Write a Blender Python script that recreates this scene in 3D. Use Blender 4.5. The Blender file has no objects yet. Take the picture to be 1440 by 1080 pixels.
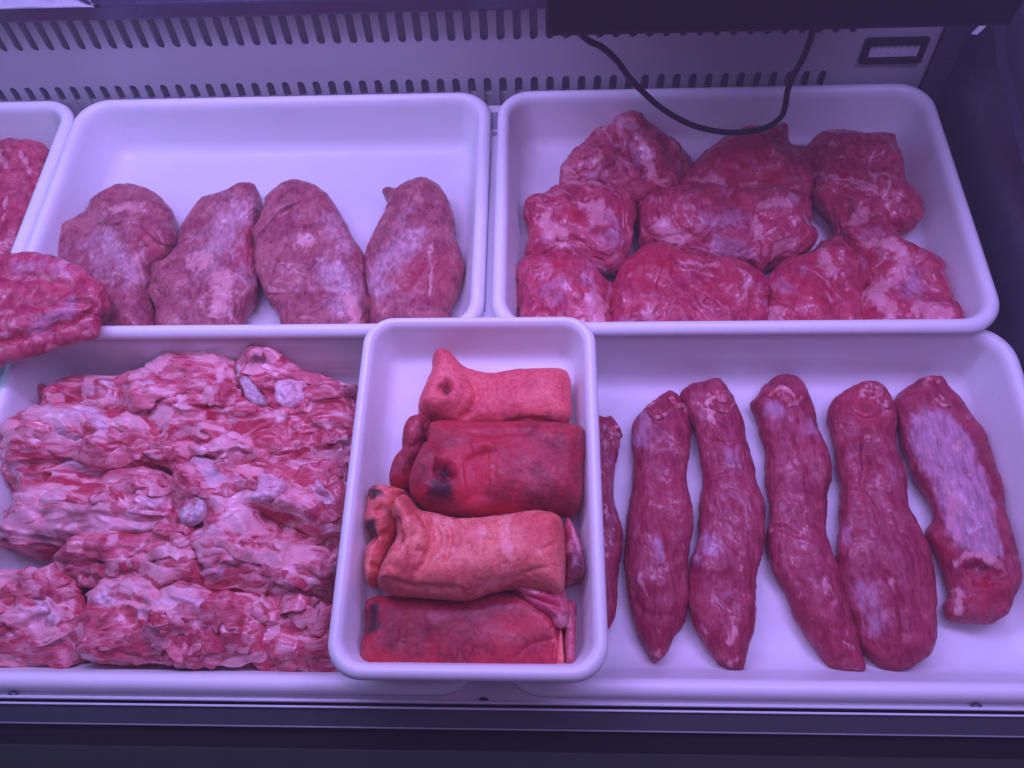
import bpy, bmesh, math, random, time
import numpy as np
import openvdb
from mathutils import Vector, Matrix
T0 = time.time()
sc = bpy.context.scene
COL = sc.collection

# ------------------------------------------------------------------ camera
FPX = 1048.0                                   # focal length in photo pixels (1440 wide)
PITCH, YAW, ROLL, CAMZ = math.radians(63.48), math.radians(-2.31), math.radians(-0.27), 0.7572
def _axes():
    cp, sp = math.cos(PITCH), math.sin(PITCH)
    F = np.array([0, cp, -sp]); U = np.array([0, sp, cp]); R = np.array([1.0, 0, 0])
    c, s = math.cos(YAW), math.sin(YAW); F, R = c*F + s*R, c*R - s*F
    c, s = math.cos(ROLL), math.sin(ROLL); R, U = c*R + s*U, c*U - s*R
    return R, U, F
AR, AU, AF = _axes()
CAM = np.array([0, 0, CAMZ])
cam = bpy.data.cameras.new('camera'); cam.sensor_width = 36; cam.lens = 36*FPX/1440
cam.clip_start = 0.02; cam.clip_end = 50
cam_o = bpy.data.objects.new('camera', cam); COL.objects.link(cam_o)
cam_o.matrix_world = Matrix(((AR[0], AU[0], -AF[0], 0), (AR[1], AU[1], -AF[1], 0), (AR[2], AU[2], -AF[2], CAMZ), (0, 0, 0, 1)))
sc.camera = cam_o

# ------------------------------------------------------------------ light
w = bpy.data.worlds.new('World'); sc.world = w; w.use_nodes = True
bg = w.node_tree.nodes['Background']; bg.inputs[0].default_value = (0.42, 0.36, 0.95, 1); bg.inputs[1].default_value = 0.14
def area(name, loc, target, sx, sy, power, color):
    l = bpy.data.lights.new(name, 'AREA'); l.shape = 'RECTANGLE'; l.size = sx; l.size_y = sy; l.energy = power; l.color = color
    o = bpy.data.objects.new(name, l); COL.objects.link(o); o.location = loc
    o.rotation_euler = (Vector(target) - Vector(loc)).to_track_quat('-Z', 'Y').to_euler()
    return o
area('violet_tube', (-0.45, 0.69, 0.92), (-0.42, 0.44, 0), 0.85, 0.10, 9.2, (0.43, 0.325, 1.0))
area('violet_tube', (0.42, 0.50, 0.92), (0.36, 0.40, 0), 0.85, 0.10, 9.5, (0.43, 0.32, 1.0))
area('rear_fill', (-0.36, 0.79, 0.60), (-0.28, 0.62, 0), 0.9, 0.04, 1.5, (0.50, 0.34, 1.0))  # unseen fill lamp, added to brighten the rear left trays
area('rose_fill', (0.0, 0.20, 0.95), (0.05, 0.26, 0), 1.4, 0.05, 2.3, (0.70, 0.36, 1.0))  # pink front fill, added out of view to lift the front trays
area('blue_tube', (-0.95, 0.45, 0.55), (-0.35, 0.45, -0.05), 0.05, 0.7, 1.6, (0.22, 0.50, 1.0))
sc.view_settings.view_transform = 'Standard'; sc.view_settings.look = 'None'
sc.view_settings.exposure = 0.0; sc.view_settings.gamma = 1.0
sc.cycles.max_bounces = 6; sc.cycles.diffuse_bounces = 4
sc.cycles.use_denoising = True; sc.cycles.use_adaptive_sampling = True; sc.cycles.adaptive_threshold = 0.03

# ------------------------------------------------------------------ picture <-> place
def ray(u, v): return AF + AR*((u-720)/FPX) - AU*((v-540)/FPX)
def at_z(u, v, z):
    d = ray(u, v); return CAM + d*((z-CAMZ)/d[2])
def at_y(u, v, y):
    d = ray(u, v); return CAM + d*(y/d[1])
PY0, PS = 0.857, 0.2                           # back panel: Y = PY0 + PS*z
def on_panel(u, v):
    d = ray(u, v); return CAM + d*((PY0 + PS*CAMZ)/(d[1] - PS*d[2]))
def to_px(P):
    Q = P - CAM; zc = Q@AF
    return np.stack([720 + FPX*(Q@AR)/zc, 540 - FPX*(Q@AU)/zc], -1)
def zp(x0, y0, s, pts): return [(x0 + x/s, y0 + y/s) for x, y in pts]

# ------------------------------------------------------------------ noise
_rng = np.random.RandomState(7)
PERM = _rng.permutation(256).astype(np.int32); PERM = np.concatenate([PERM, PERM])
_g = _rng.normal(size=(256, 3)); GRAD = (_g/np.linalg.norm(_g, axis=1)[:, None]).astype(np.float32)
def perlin(P):
    P = P.astype(np.float32); I = np.floor(P).astype(np.int32); F = P - I; I &= 255
    u = F*F*F*(F*(F*6-15)+10)
    out = 0
    for dx in (0, 1):
        for dy in (0, 1):
            for dz in (0, 1):
                h = PERM[PERM[PERM[(I[:, 0]+dx) & 255] + ((I[:, 1]+dy) & 255)] + ((I[:, 2]+dz) & 255)]
                g = GRAD[h]
                dot = g[:, 0]*(F[:, 0]-dx) + g[:, 1]*(F[:, 1]-dy) + g[:, 2]*(F[:, 2]-dz)
                wx = u[:, 0] if dx else 1-u[:, 0]; wy = u[:, 1] if dy else 1-u[:, 1]; wz = u[:, 2] if dz else 1-u[:, 2]
                out = out + dot*wx*wy*wz
    return out*1.6
def fbm(P, o=3, gain=0.5):
    a, s, r = 1.0, 0, 0
    for i in range(o):
        r = r + a*perlin(P*(2.03**i) + 17.3*i); s += a; a *= gain
    return r/s
def ridged(P, o=3):
    a, r, s = 1.0, 0, 0
    for i in range(o):
        r = r + a*(1-2*np.abs(perlin(P*(2.07**i) + 9.1*i))); s += a; a *= 0.55
    return r/s
def sstep(a, b, x):
    t = np.clip((x-a)/(b-a), 0, 1); return t*t*(3-2*t)

# ------------------------------------------------------------------ materials
def new_mat(name):
    m = bpy.data.materials.new(name); m.use_nodes = True
    nt = m.node_tree; return m, nt, nt.nodes['Principled BSDF']
def N(nt, t, **kw):
    n = nt.nodes.new(t)
    for k, v in kw.items():
        if k in n.inputs.keys(): n.inputs[k].default_value = v
        else: setattr(n, k, v)
    return n
def L(nt, a, b): nt.links.new(a, b)
def mixc(nt, fac, a, b, blend='MIX'):
    n = nt.nodes.new('ShaderNodeMix'); n.data_type = 'RGBA'; n.blend_type = blend
    for s, v in ((0, fac), (6, a), (7, b)):
        if isinstance(v, (int, float)): n.inputs[s].default_value = v
        elif isinstance(v, tuple): n.inputs[s].default_value = (*v, 1)
        else: L(nt, v, n.inputs[s])
    return n.outputs[2]
def mth(nt, op, a, b=None, c=None):
    n = nt.nodes.new('ShaderNodeMath'); n.operation = op
    for i, v in enumerate((a, b, c)):
        if v is None: continue
        if isinstance(v, (int, float)): n.inputs[i].default_value = v
        else: L(nt, v, n.inputs[i])
    return n.outputs[0]
def ramp(nt, fac, *stops):
    n = nt.nodes.new('ShaderNodeValToRGB'); e = n.color_ramp.elements
    while len(e) < len(stops): e.new(0.5)
    for el, (p, c) in zip(e, stops):
        el.position = p; el.color = (*c, 1) if isinstance(c, tuple) else (c, c, c, 1)
    L(nt, fac, n.inputs[0]); return n.outputs[0]
def noise(nt, vec, scale, detail=4, rough=0.55, dist=0.0):
    n = N(nt, 'ShaderNodeTexNoise', Scale=scale, Detail=detail, Roughness=rough, Distortion=dist); L(nt, vec, n.inputs['Vector']); return n.outputs[0]

def meat_mat(name, lean, lean2, fat=(0.80, 0.42, 0.43), sil=(0.62, 0.36, 0.42), dark=(0.05, 0.02, 0.03), red=(0.50, 0.018, 0.05),
             fibre=(1, 1, 1), vein=0.35, bump=0.30, rough=0.30, speck=0.0, sss=0.0, wet=0.32, spec=0.30):
    m, nt, b = new_mat(name)
    tc = N(nt, 'ShaderNodeTexCoord'); oi = N(nt, 'ShaderNodeObjectInfo')
    off = N(nt, 'ShaderNodeVectorMath', operation='MULTIPLY_ADD'); L(nt, oi.outputs['Random'], off.inputs[0]); off.inputs[1].default_value = (9, 7, 5)
    L(nt, tc.outputs['Object'], off.inputs[2]); vec = off.outputs[0]
    mp = N(nt, 'ShaderNodeMapping'); L(nt, vec, mp.inputs[0]); mp.inputs['Scale'].default_value = fibre; fvec = mp.outputs[0]
    att = N(nt, 'ShaderNodeAttribute', attribute_name='mask'); sep = N(nt, 'ShaderNodeSeparateColor'); L(nt, att.outputs['Color'], sep.inputs[0])
    n1 = noise(nt, vec, 30, 4, 0.6, 0.7); n2 = noise(nt, fvec, 210, 4, 0.62, 0.2)
    na = noise(nt, fvec, 95, 4, 0.7, 0.8)
    c = mixc(nt, ramp(nt, n1, (0.40, 0.0), (0.62, 1.0)), lean, lean2)
    c = mixc(nt, mth(nt, 'MULTIPLY', ramp(nt, n2, (0.42, 0.0), (0.68, 1.0)), 0.42), c, tuple(min(1, x*1.2+0.05) for x in lean2))
    c = mixc(nt, mth(nt, 'MULTIPLY', ramp(nt, n2, (0.34, 1.0), (0.48, 0.0)), 0.35), c, tuple(x*y for x, y in zip(lean, (0.55, 0.4, 0.5))))
    vn = ramp(nt, mth(nt, 'ABSOLUTE', mth(nt, 'SUBTRACT', na, 0.52)), (0.0, 1.0), (0.03, 0.0))
    vgate = ramp(nt, n1, (0.5, 0.0), (0.62, 1.0))
    c = mixc(nt, mth(nt, 'MULTIPLY', mth(nt, 'MULTIPLY', vn, vgate), vein), c, fat)
    c = mixc(nt, mth(nt, 'MULTIPLY', att.outputs['Alpha'], 0.8), c, red)
    edge = mth(nt, 'MULTIPLY', mth(nt, 'SUBTRACT', na, 0.5), 2.0)
    def soft(o, lo=0.30, hi=0.68):
        g = mth(nt, 'MINIMUM', mth(nt, 'MULTIPLY', o, 6.0), 1.0)
        return mth(nt, 'MULTIPLY', g, ramp(nt, mth(nt, 'ADD', o, edge), (lo, 0.0), (hi, 1.0)))
    silc = mixc(nt, ramp(nt, n2, (0.4, 0.0), (0.66, 1.0)), tuple(x*0.74 for x in sil), tuple(min(1, x*1.25) for x in sil))
    c = mixc(nt, mth(nt, 'MULTIPLY', soft(sep.outputs[1], 0.15, 0.95), 0.85), c, silc)
    fatc = mixc(nt, ramp(nt, n1, (0.40, 0.0), (0.66, 1.0)), tuple(x*y for x, y in zip(fat, (0.95, 0.70, 0.74))), fat)
    c = mixc(nt, mth(nt, 'MULTIPLY', soft(sep.outputs[0]), 0.9), c, fatc)
    kk = mth(nt, 'ADD', sep.outputs[2], mth(nt, 'MULTIPLY', mth(nt, 'MULTIPLY', edge, 0.35), mth(nt, 'MINIMUM', mth(nt, 'MULTIPLY', sep.outputs[2], 3.0), 1.0)))
    c = mixc(nt, mth(nt, 'MULTIPLY', ramp(nt, kk, (0.08, 0.0), (0.95, 1.0)), 0.93), c, dark)
    if speck:
        vo = N(nt, 'ShaderNodeTexVoronoi', Scale=420); L(nt, vec, vo.inputs['Vector'])
        sp = ramp(nt, vo.outputs['Distance'], (0.12, 1.0), (0.26, 0.0))
        sp = mth(nt, 'MULTIPLY', sp, ramp(nt, n1, (0.46, 0.0), (0.6, 1.0)))
        c = mixc(nt, mth(nt, 'MULTIPLY', sp, speck), c, (0.10, 0.02, 0.03))
    L(nt, c, b.inputs['Base Color'])
    L(nt, ramp(nt, na, (0.35, rough-0.08), (0.65, rough+0.14)), b.inputs['Roughness'])
    b.inputs['Specular IOR Level'].default_value = spec
    if wet: L(nt, ramp(nt, n1, (0.46, 0.0), (0.60, wet*1.3)), b.inputs['Coat Weight']); b.inputs['Coat Roughness'].default_value = 0.09
    bp = N(nt, 'ShaderNodeBump', Strength=bump, Distance=0.0022)
    L(nt, n2, bp.inputs['Height']); L(nt, bp.outputs[0], b.inputs['Normal'])
    bc = N(nt, 'ShaderNodeBump', Strength=bump*0.7, Distance=0.003); L(nt, na, bc.inputs['Height']); L(nt, bc.outputs[0], b.inputs['Coat Normal'])
    return m
M = {}
M['ham'] = meat_mat('pork_muscle', (0.26, 0.040, 0.070), (0.43, 0.110, 0.122), fat=(0.72, 0.38, 0.38), sil=(0.55, 0.29, 0.34), vein=0.25, fibre=(1, 0.55, 1), spec=0.22, rough=0.34)
M['leg'] = meat_mat('pork_leg_meat', (0.36, 0.018, 0.060), (0.54, 0.065, 0.105), fat=(0.74, 0.32, 0.36), sil=(0.56, 0.24, 0.34), vein=0.4, fibre=(0.7, 0.4, 1))
M['loin'] = meat_mat('pork_tenderloin', (0.28, 0.018, 0.050), (0.38, 0.040, 0.075), fat=(0.72, 0.36, 0.38), sil=(0.54, 0.27, 0.38), vein=0.22, fibre=(1, 0.28, 1), rough=0.38, wet=0.20, spec=0.2)
M['neck'] = meat_mat('pork_neck_meat', (0.44, 0.030, 0.065), (0.70, 0.16, 0.195), fat=(0.86, 0.48, 0.50), sil=(0.78, 0.58, 0.66), vein=0.25, fibre=(0.3, 1, 1), bump=0.28, rough=0.27, wet=0.6)
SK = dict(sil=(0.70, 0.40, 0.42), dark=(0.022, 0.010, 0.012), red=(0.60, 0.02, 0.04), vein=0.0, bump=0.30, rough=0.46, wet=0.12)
M['skin'] = meat_mat('pink_pork_skin', (0.66, 0.070, 0.095), (0.80, 0.125, 0.125), fat=(0.90, 0.27, 0.23), speck=0.8, **SK)
M['skin2'] = meat_mat('stained_shaded_skin', (0.26, 0.013, 0.028), (0.45, 0.036, 0.044), fat=(0.75, 0.18, 0.17), speck=0.8, **SK)  # stain tone with shade mixed in, darker for the shadowed snouts
M['skin3'] = meat_mat('pale_pork_skin', (0.64, 0.090, 0.085), (0.80, 0.19, 0.135), fat=(0.92, 0.36, 0.30), speck=0.7, **SK)
M['flesh'] = meat_mat('cut_flesh', (0.36, 0.03, 0.07), (0.56, 0.09, 0.12), vein=0.5)

def plain(name, color, rough=0.4, metal=0.0, bump=0.0, scale=60, var=0.06, sss=0.0, spec=0.5):
    m, nt, b = new_mat(name)
    tc = N(nt, 'ShaderNodeTexCoord'); n = noise(nt, tc.outputs['Object'], scale, 5, 0.6)
    c = mixc(nt, n, tuple(x*(1-var) for x in color), tuple(min(1, x*(1+var)) for x in color)); L(nt, c, b.inputs['Base Color'])
    L(nt, ramp(nt, noise(nt, tc.outputs['Object'], scale*0.6, 3), (0.3, max(0.02, rough-0.07)), (0.7, rough+0.09)), b.inputs['Roughness'])
    b.inputs['Metallic'].default_value = metal; b.inputs['Specular IOR Level'].default_value = spec
    if sss:
        b.inputs['Subsurface Weight'].default_value = sss; b.inputs['Subsurface Radius'].default_value = (1, 0.9, 1); b.inputs['Subsurface Scale'].default_value = 0.01
    if bump:
        bp = N(nt, 'ShaderNodeBump', Strength=bump, Distance=0.001); L(nt, n, bp.inputs['Height']); L(nt, bp.outputs[0], b.inputs['Normal'])
    return m
M['tray'] = plain('tray_plastic', (0.80, 0.79, 0.80), 0.42, bump=0.12, scale=24, var=0.02, sss=0.4)
def stain_tray():
    nt = M['tray'].node_tree; b = nt.nodes['Principled BSDF']; src = b.inputs['Base Color'].links[0].from_socket
    tc = N(nt, 'ShaderNodeTexCoord'); v = tc.outputs['Object']
    f = mth(nt, 'MULTIPLY', ramp(nt, noise(nt, v, 7, 3, 0.6, 1.0), (0.48, 0.0), (0.72, 1.0)), ramp(nt, noise(nt, v, 60, 5, 0.7, 1.5), (0.35, 0.1), (0.65, 1.0)))
    c = mixc(nt, mth(nt, 'MULTIPLY', f, 0.38), src, (0.72, 0.58, 0.62))
    s = N(nt, 'ShaderNodeTexVoronoi', Scale=95); L(nt, v, s.inputs['Vector'])
    sp = mth(nt, 'MULTIPLY', ramp(nt, s.outputs['Distance'], (0.05, 1.0), (0.085, 0.0)), ramp(nt, noise(nt, v, 14, 2), (0.60, 0.0), (0.66, 1.0)))
    c = mixc(nt, mth(nt, 'MULTIPLY', sp, 0.7), c, (0.42, 0.10, 0.12)); L(nt, c, b.inputs['Base Color'])
stain_tray()
M['panel'] = plain('painted_panel', (0.35, 0.345, 0.355), 0.45, bump=0.08, scale=90, var=0.03)
M['shelf'] = plain('shelf_metal', (0.62, 0.62, 0.64), 0.4, var=0.04)
M['void'] = plain('vent_backing_metal', (0.28, 0.26, 0.32), 0.6)
M['black'] = plain('black_plastic', (0.008, 0.007, 0.010), 0.5, spec=0.3)
M['endw'] = plain('dark_end_plastic', (0.045, 0.05, 0.075), 0.30, var=0.15, scale=14)
M['outer'] = plain('pale_end_plastic', (0.32, 0.32, 0.40), 0.35, var=0.1, scale=8)
M['alu'] = plain('aluminium', (0.58, 0.60, 0.63), 0.55, 0.0)
M['rib'] = plain('grey_rib', (0.20, 0.22, 0.23), 0.5)
M['dkmetal'] = plain('dark_anodised', (0.045, 0.055, 0.056), 0.45, 0.0, var=0.12, scale=18)
M['blk2'] = plain('black_gasket', (0.006, 0.006, 0.006), 0.6, spec=0.1, var=0.2)
M['grey'] = plain('dark_grey_laminate', (0.020, 0.026, 0.020), 0.6, spec=0.12, var=0.1)
M['lcd'] = plain('lcd_strip', (0.50, 0.50, 0.52), 0.25, var=0.25, scale=260)
M['reflection'] = plain('reflection_white', (0.80, 0.80, 0.84), 0.22, var=0.05)  # white of the added sheet that imitates a fixture reflection
M['ledge'] = plain('dark_gloss_metal', (0.06, 0.055, 0.10), 0.22, 0.4)
M['rubber'] = plain('black_rubber', (0.010, 0.010, 0.012), 0.5, spec=0.2)
M['tick'] = plain('printed_tick', (0.12, 0.12, 0.14), 0.5)
M['cart'] = meat_mat('cartilage', (0.66, 0.30, 0.36), (0.78, 0.50, 0.56), fat=(0.85, 0.7, 0.7), sil=(0.8, 0.72, 0.78), vein=0.0, rough=0.28)
M['grist'] = meat_mat('grey_gristle', (0.42, 0.20, 0.24), (0.58, 0.38, 0.42), vein=0.0, rough=0.25)
M['fatm'] = meat_mat('pork_fat', (0.68, 0.22, 0.25), (0.82, 0.42, 0.43), vein=0.0, rough=0.28)

# ------------------------------------------------------------------ helpers
def link(name, me, mat, parent=None, loc=None):
    o = bpy.data.objects.new(name, me); COL.objects.link(o)
    if mat is not None: me.materials.append(mat)
    if loc is not None: o.location = loc
    if parent is not None:
        o.parent = parent; o.matrix_parent_inverse = Matrix.Identity(4)
        if loc is not None: o.location = Vector(loc) - parent.location
        else: o.location = -parent.location
    return o
def tag(o, label=None, cat=None, group=None, kind=None):
    for k, v in (('label', label), ('category', cat), ('group', group), ('kind', kind)):
        if v: o[k] = v
    return o
def empty(name, loc):
    o = bpy.data.objects.new(name, None); COL.objects.link(o); o.location = loc; o.empty_display_size = 0.02; return o
def bm_obj(name, bm, mat, parent=None, smooth=False, loc=None):
    bmesh.ops.recalc_face_normals(bm, faces=bm.faces)
    me = bpy.data.meshes.new(name); bm.to_mesh(me); bm.free()
    if smooth: me.polygons.foreach_set('use_smooth', [True]*len(me.polygons))
    return link(name, me, mat, parent, loc)
def box(bm, x0, x1, y0, y1, z0, z1, bev=0.0, shear=0.0):
    vs = [bm.verts.new((x, y + shear*z, z)) for x in (x0, x1) for y in (y0, y1) for z in (z0, z1)]
    fs = [bm.faces.new([vs[i] for i in f]) for f in ((0, 1, 3, 2), (4, 6, 7, 5), (0, 4, 5, 1), (2, 3, 7, 6), (0, 2, 6, 4), (1, 5, 7, 3))]
    bmesh.ops.recalc_face_normals(bm, faces=fs)
    if bev: bmesh.ops.bevel(bm, geom=list({e for f in fs for e in f.edges}), offset=bev, segments=2, affect='EDGES', profile=0.5)
def catmull(P, n, closed=True):
    P = np.asarray(P, float); k = len(P); out = []
    segs = k if closed else k-1
    for i in range(segs):
        if closed: p0, p1, p2, p3 = P[(i-1) % k], P[i], P[(i+1) % k], P[(i+2) % k]
        else: p0, p1, p2, p3 = P[max(i-1, 0)], P[i], P[i+1], P[min(i+2, k-1)]
        for t in np.arange(n)/n:
            out.append(0.5*((2*p1) + (p2-p0)*t + (2*p0-5*p1+4*p2-p3)*t*t + (3*p1-p0-3*p2+p3)*t**3))
    if not closed: out.append(P[-1])
    return np.array(out)
def tube(bm, path, rad, n=10, caps=True):
    path = [Vector(p) for p in path]; rings = []; up = Vector((0.13, 0.2, 1)).normalized()
    for i, p in enumerate(path):
        d = (path[min(i+1, len(path)-1)] - path[max(i-1, 0)]).normalized()
        a = d.cross(up).normalized(); b = a.cross(d).normalized(); r = rad[i] if hasattr(rad, '__len__') else rad
        rings.append([bm.verts.new(p + (a*math.cos(2*math.pi*k/n) + b*math.sin(2*math.pi*k/n))*r) for k in range(n)])
    for r0, r1 in zip(rings, rings[1:]):
        for k in range(n): bm.faces.new((r0[k], r0[(k+1) % n], r1[(k+1) % n], r1[k]))
    if caps: bm.faces.new(rings[0][::-1]); bm.faces.new(rings[-1])

# ------------------------------------------------------------------ sculpting: inflated outlines in a voxel field, then fine displacement
def poly_dist(X, Y, poly):
    """signed distance to a closed polygon, positive inside"""
    A = poly; B = np.roll(poly, -1, 0); sh = X.shape; x = X.ravel()[:, None]; y = Y.ravel()[:, None]
    ex, ey = (B-A)[:, 0], (B-A)[:, 1]; wx, wy = x-A[:, 0], y-A[:, 1]
    t = np.clip((wx*ex + wy*ey)/(ex*ex + ey*ey + 1e-18), 0, 1)
    d2 = ((wx-ex*t)**2 + (wy-ey*t)**2).min(1)
    c = ((A[:, 1] <= y) & (B[:, 1] > y)) | ((B[:, 1] <= y) & (A[:, 1] > y))
    cr = c & (x < A[:, 0] + (y-A[:, 1])/(ey + 1e-18)*ex)
    ins = cr.sum(1) % 2 == 1
    return (np.sqrt(d2)*np.where(ins, 1, -1)).reshape(sh)
def seg_dist(P, pts):
    """distance of points P (n,2) to an open polyline, its side (+ left), and parameter"""
    pts = np.asarray(pts, float); A, B = pts[:-1], pts[1:]; e = B-A
    wx = P[:, 0:1]-A[:, 0]; wy = P[:, 1:2]-A[:, 1]
    t = np.clip((wx*e[:, 0] + wy*e[:, 1])/((e**2).sum(1) + 1e-12), 0, 1)
    dx = wx-e[:, 0]*t; dy = wy-e[:, 1]*t; d2 = dx*dx+dy*dy; k = d2.argmin(1); r = np.arange(len(P))
    side = e[k, 0]*wy[r, k] - e[k, 1]*wx[r, k]
    par = (k + t[r, k])/len(A)
    return np.sqrt(d2[r, k]), -side, par            # picture y points down, so flip
def inflate(lay, gx, gy, gz, sd):
    """implicit field of one inflated outline (pseudo-metres, negative inside)"""
    zb, H, zmf, p = lay['zb'], lay['H'], lay.get('zm', 0.38), lay.get('p', 2.2)
    poly = lay['poly']
    X, Y = np.meshgrid(gx, gy, indexing='ij')
    d = poly_dist(X, Y, poly); dm = d.max(); D = dm*lay.get('D', 0.95)
    q = np.stack([X.ravel()*lay.get('hf', 22) + sd, Y.ravel()*lay.get('hf', 22), np.zeros(X.size) + sd*1.7], -1)
    Hm = H*(1 + lay.get('hn', 0.18)*fbm(q, 2).reshape(X.shape))
    if 'tilt' in lay:
        c = poly.mean(0); Hm = Hm + lay['tilt'][0]*(X-c[0]) + lay['tilt'][1]*(Y-c[1])
    zm = zmf*H
    a = np.clip(1-d/D, 0, None)[:, :, None]
    zz = (gz - zb - zm)[None, None, :]
    up = zz/np.maximum(Hm-zm, 0.004)[:, :, None]; dn = -zz/zm
    fu = (a**p + np.clip(up, 0, None)**p)**(1/p); fd = (a**2.0 + np.clip(dn, 0, None)**3.4)**(1/2.6)
    f = np.where(zz > 0, fu, fd) - 1
    return (f*min(D, H*0.62)).astype(np.float32)
def field_mesh(layers, vox, sd, blend=0.006, warp=None):
    allp = np.concatenate([l['poly'] for l in layers])
    mn = allp.min(0)-0.008; mx = allp.max(0)+0.008
    z0 = min(l['zb'] for l in layers)-0.006; z1 = max(l['zb']+l['H']*1.45 for l in layers)+0.012
    gx = np.arange(mn[0], mx[0], vox); gy = np.arange(mn[1], mx[1], vox); gz = np.arange(z0, z1, vox)
    F = None
    for i, l in enumerate(layers):
        f = inflate(l, gx, gy, gz, sd+3.1*i)
        if F is None: F = f
        else:
            h = np.clip(0.5 + 0.5*(F-f)/blend, 0, 1); F = F*(1-h) + f*h - blend*h*(1-h)
    F = np.clip(F, -0.02, 0.02)
    for ax in range(3):                            # closed at the border
        s = [slice(None)]*3
        for e in (0, -1): s[ax] = e; F[tuple(s)] = 0.02
    g = openvdb.FloatGrid(0.02); g.copyFromArray(F)
    pts, quads = g.convertToQuads(0.0)
    V = np.asarray(pts, np.float64)*vox + np.array([gx[0], gy[0], gz[0]])
    return V, np.asarray(quads, np.int64)
def vnormals(V, Q):
    n = np.cross(V[Q[:, 2]]-V[Q[:, 0]], V[Q[:, 3]]-V[Q[:, 1]]); out = np.zeros_like(V)
    for k in range(4):
        for c in range(3): out[:, c] += np.bincount(Q[:, k], n[:, c], len(V))
    return out/(np.linalg.norm(out, axis=1)[:, None] + 1e-12)
def relax(V, Q, it):
    E = np.concatenate([Q[:, [0, 1]], Q[:, [1, 2]], Q[:, [2, 3]], Q[:, [3, 0]]])
    cnt = np.bincount(E[:, 0], minlength=len(V)) + np.bincount(E[:, 1], minlength=len(V))
    for _ in range(it):
        S = np.zeros_like(V)
        for c in range(3): S[:, c] = np.bincount(E[:, 0], V[E[:, 1], c], len(V)) + np.bincount(E[:, 1], V[E[:, 0], c], len(V))
        V = V*0.45 + 0.55*S/np.maximum(cnt, 1)[:, None]
    return V
SEED = [0]
def layer(px, zb, H, zm=0.38, **k):
    P = np.array([at_z(u, v, zb + zm*H)[:2] for u, v in px])
    return dict(poly=catmull(P, 7), zb=zb, H=H, zm=zm, **k)
def sculpt(name, layers, mat, parent=None, vox=0.0017, feats=(), noise=((26, 0.0030, 'f', (1, 1, 1)), (75, 0.0011, 'f', (1, 1, 1))),
           blend=0.006, smooth=2, fat_noise=None, sil_noise=None, red_noise=None, dark_noise=None, floor=None, wob=5.0, fat_up=0.0, post=0, wall=None):
    """feats: (kind, [(px,py)...], width_px, amount, ...): g groove, r ridge, s flap edge (left side of the stroke lifted),
       F fat, S silverskin, K dark, R red strokes; upper-case with a trailing 'P' is a filled polygon"""
    SEED[0] += 1; sd = SEED[0]*11.37
    V, Q = field_mesh(layers, vox, sd, blend); V = relax(V, Q, smooth)
    Nn = vnormals(V, Q)
    if (Nn*(V-V.mean(0))).sum() < 0: Q = Q[:, ::-1]; Nn = -Nn
    up = sstep(-0.25, 0.25, Nn[:, 2])
    disp = np.zeros(len(V)); lay_f = None
    for fr, am, kind, an in noise:
        P = V*np.array(an)*fr + sd
        if kind == 'f': disp += am*fbm(P, 3)
        elif kind == 'r': disp += am*(ridged(P + 0.5*perlin(P*0.7)[:, None], 3)-0.2)
        elif kind == 't':
            n = fbm(P + 0.9*np.stack([fbm(P*0.8+5, 2), fbm(P*0.8+25, 2), fbm(P*0.8+45, 2)], -1), 2)*3.2; fl = np.floor(n); fr2 = n-fl
            disp += am*(fl + sstep(0.72, 0.98, fr2) + 0.25*fr2); lay_f = fr2 if lay_f is None and am > 0.003 else lay_f
        elif kind == 'b': disp += am*(np.abs(fbm(P, 3))*2.2-0.5)
    px = to_px(V); wv = np.stack([fbm(V*55+sd, 2), fbm(V*55+sd+40, 2)], -1)*wob*1.3 + np.stack([fbm(V*190+sd+9, 2), fbm(V*190+sd+70, 2)], -1)*wob*0.9
    pxg = px + wv*0.3; px = px + wv
    mask = np.zeros((len(V), 4), np.float32)
    ch = {'F': 0, 'S': 1, 'K': 2, 'R': 3}
    for ft in feats:
        k, pts, wd, am = ft[:4]
        if k[-1] == 'P':
            d = poly_dist(px[:, 0], px[:, 1], np.asarray(pts, float)); m = sstep(-wd, wd, d)*am
            if k[0] in ch: mask[:, ch[k[0]]] = np.maximum(mask[:, ch[k[0]]], m*up)
            else: disp += m*up*(1 if k[0] == 'r' else -1)
            continue
        q = catmull(pts, 5, False) if len(pts) > 2 else np.asarray(pts, float)
        d, side, par = seg_dist(pxg if k in 'grs' else px, q)
        fade = np.minimum(1, 5*np.minimum(par, 1-par)+(0.12 if len(pts) > 2 else 0.45))
        gs = np.exp(-(d/wd)**2)
        if k == 'g': disp -= am*gs*up*fade
        elif k == 'r': disp += am*gs*up*fade
        elif k == 's':
            s = np.where(side > 0, d, -d); fd = np.minimum(1, 6*np.minimum(par, 1-par))
            disp += am*fd*up*np.where(s > 0, np.exp(-s/wd)*sstep(0, 1.6, s), -0.35*np.exp(s/(wd*0.25)))
        else:
            mask[:, ch[k]] = np.maximum(mask[:, ch[k]], am*gs*up*fade)
    for spec, c in ((fat_noise, 0), (sil_noise, 1), (dark_noise, 2), (red_noise, 3)):
        if spec:
            fr, th, sf, am = spec
            ca, sa = math.cos(sd), math.sin(sd)
            Vr = np.stack([(V[:, 0]*ca - V[:, 1]*sa)*0.45, (V[:, 0]*sa + V[:, 1]*ca)*1.25, V[:, 2]*1.25], -1)*fr + sd*0.7 + 31*c
            Vr = Vr + 0.8*np.stack([fbm(Vr*0.9+3, 2), fbm(Vr*0.9+53, 2), fbm(Vr*0.9+83, 2)], -1)
            mask[:, c] = np.maximum(mask[:, c], am*sstep(th, th+sf, fbm(Vr, 3)))
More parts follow.
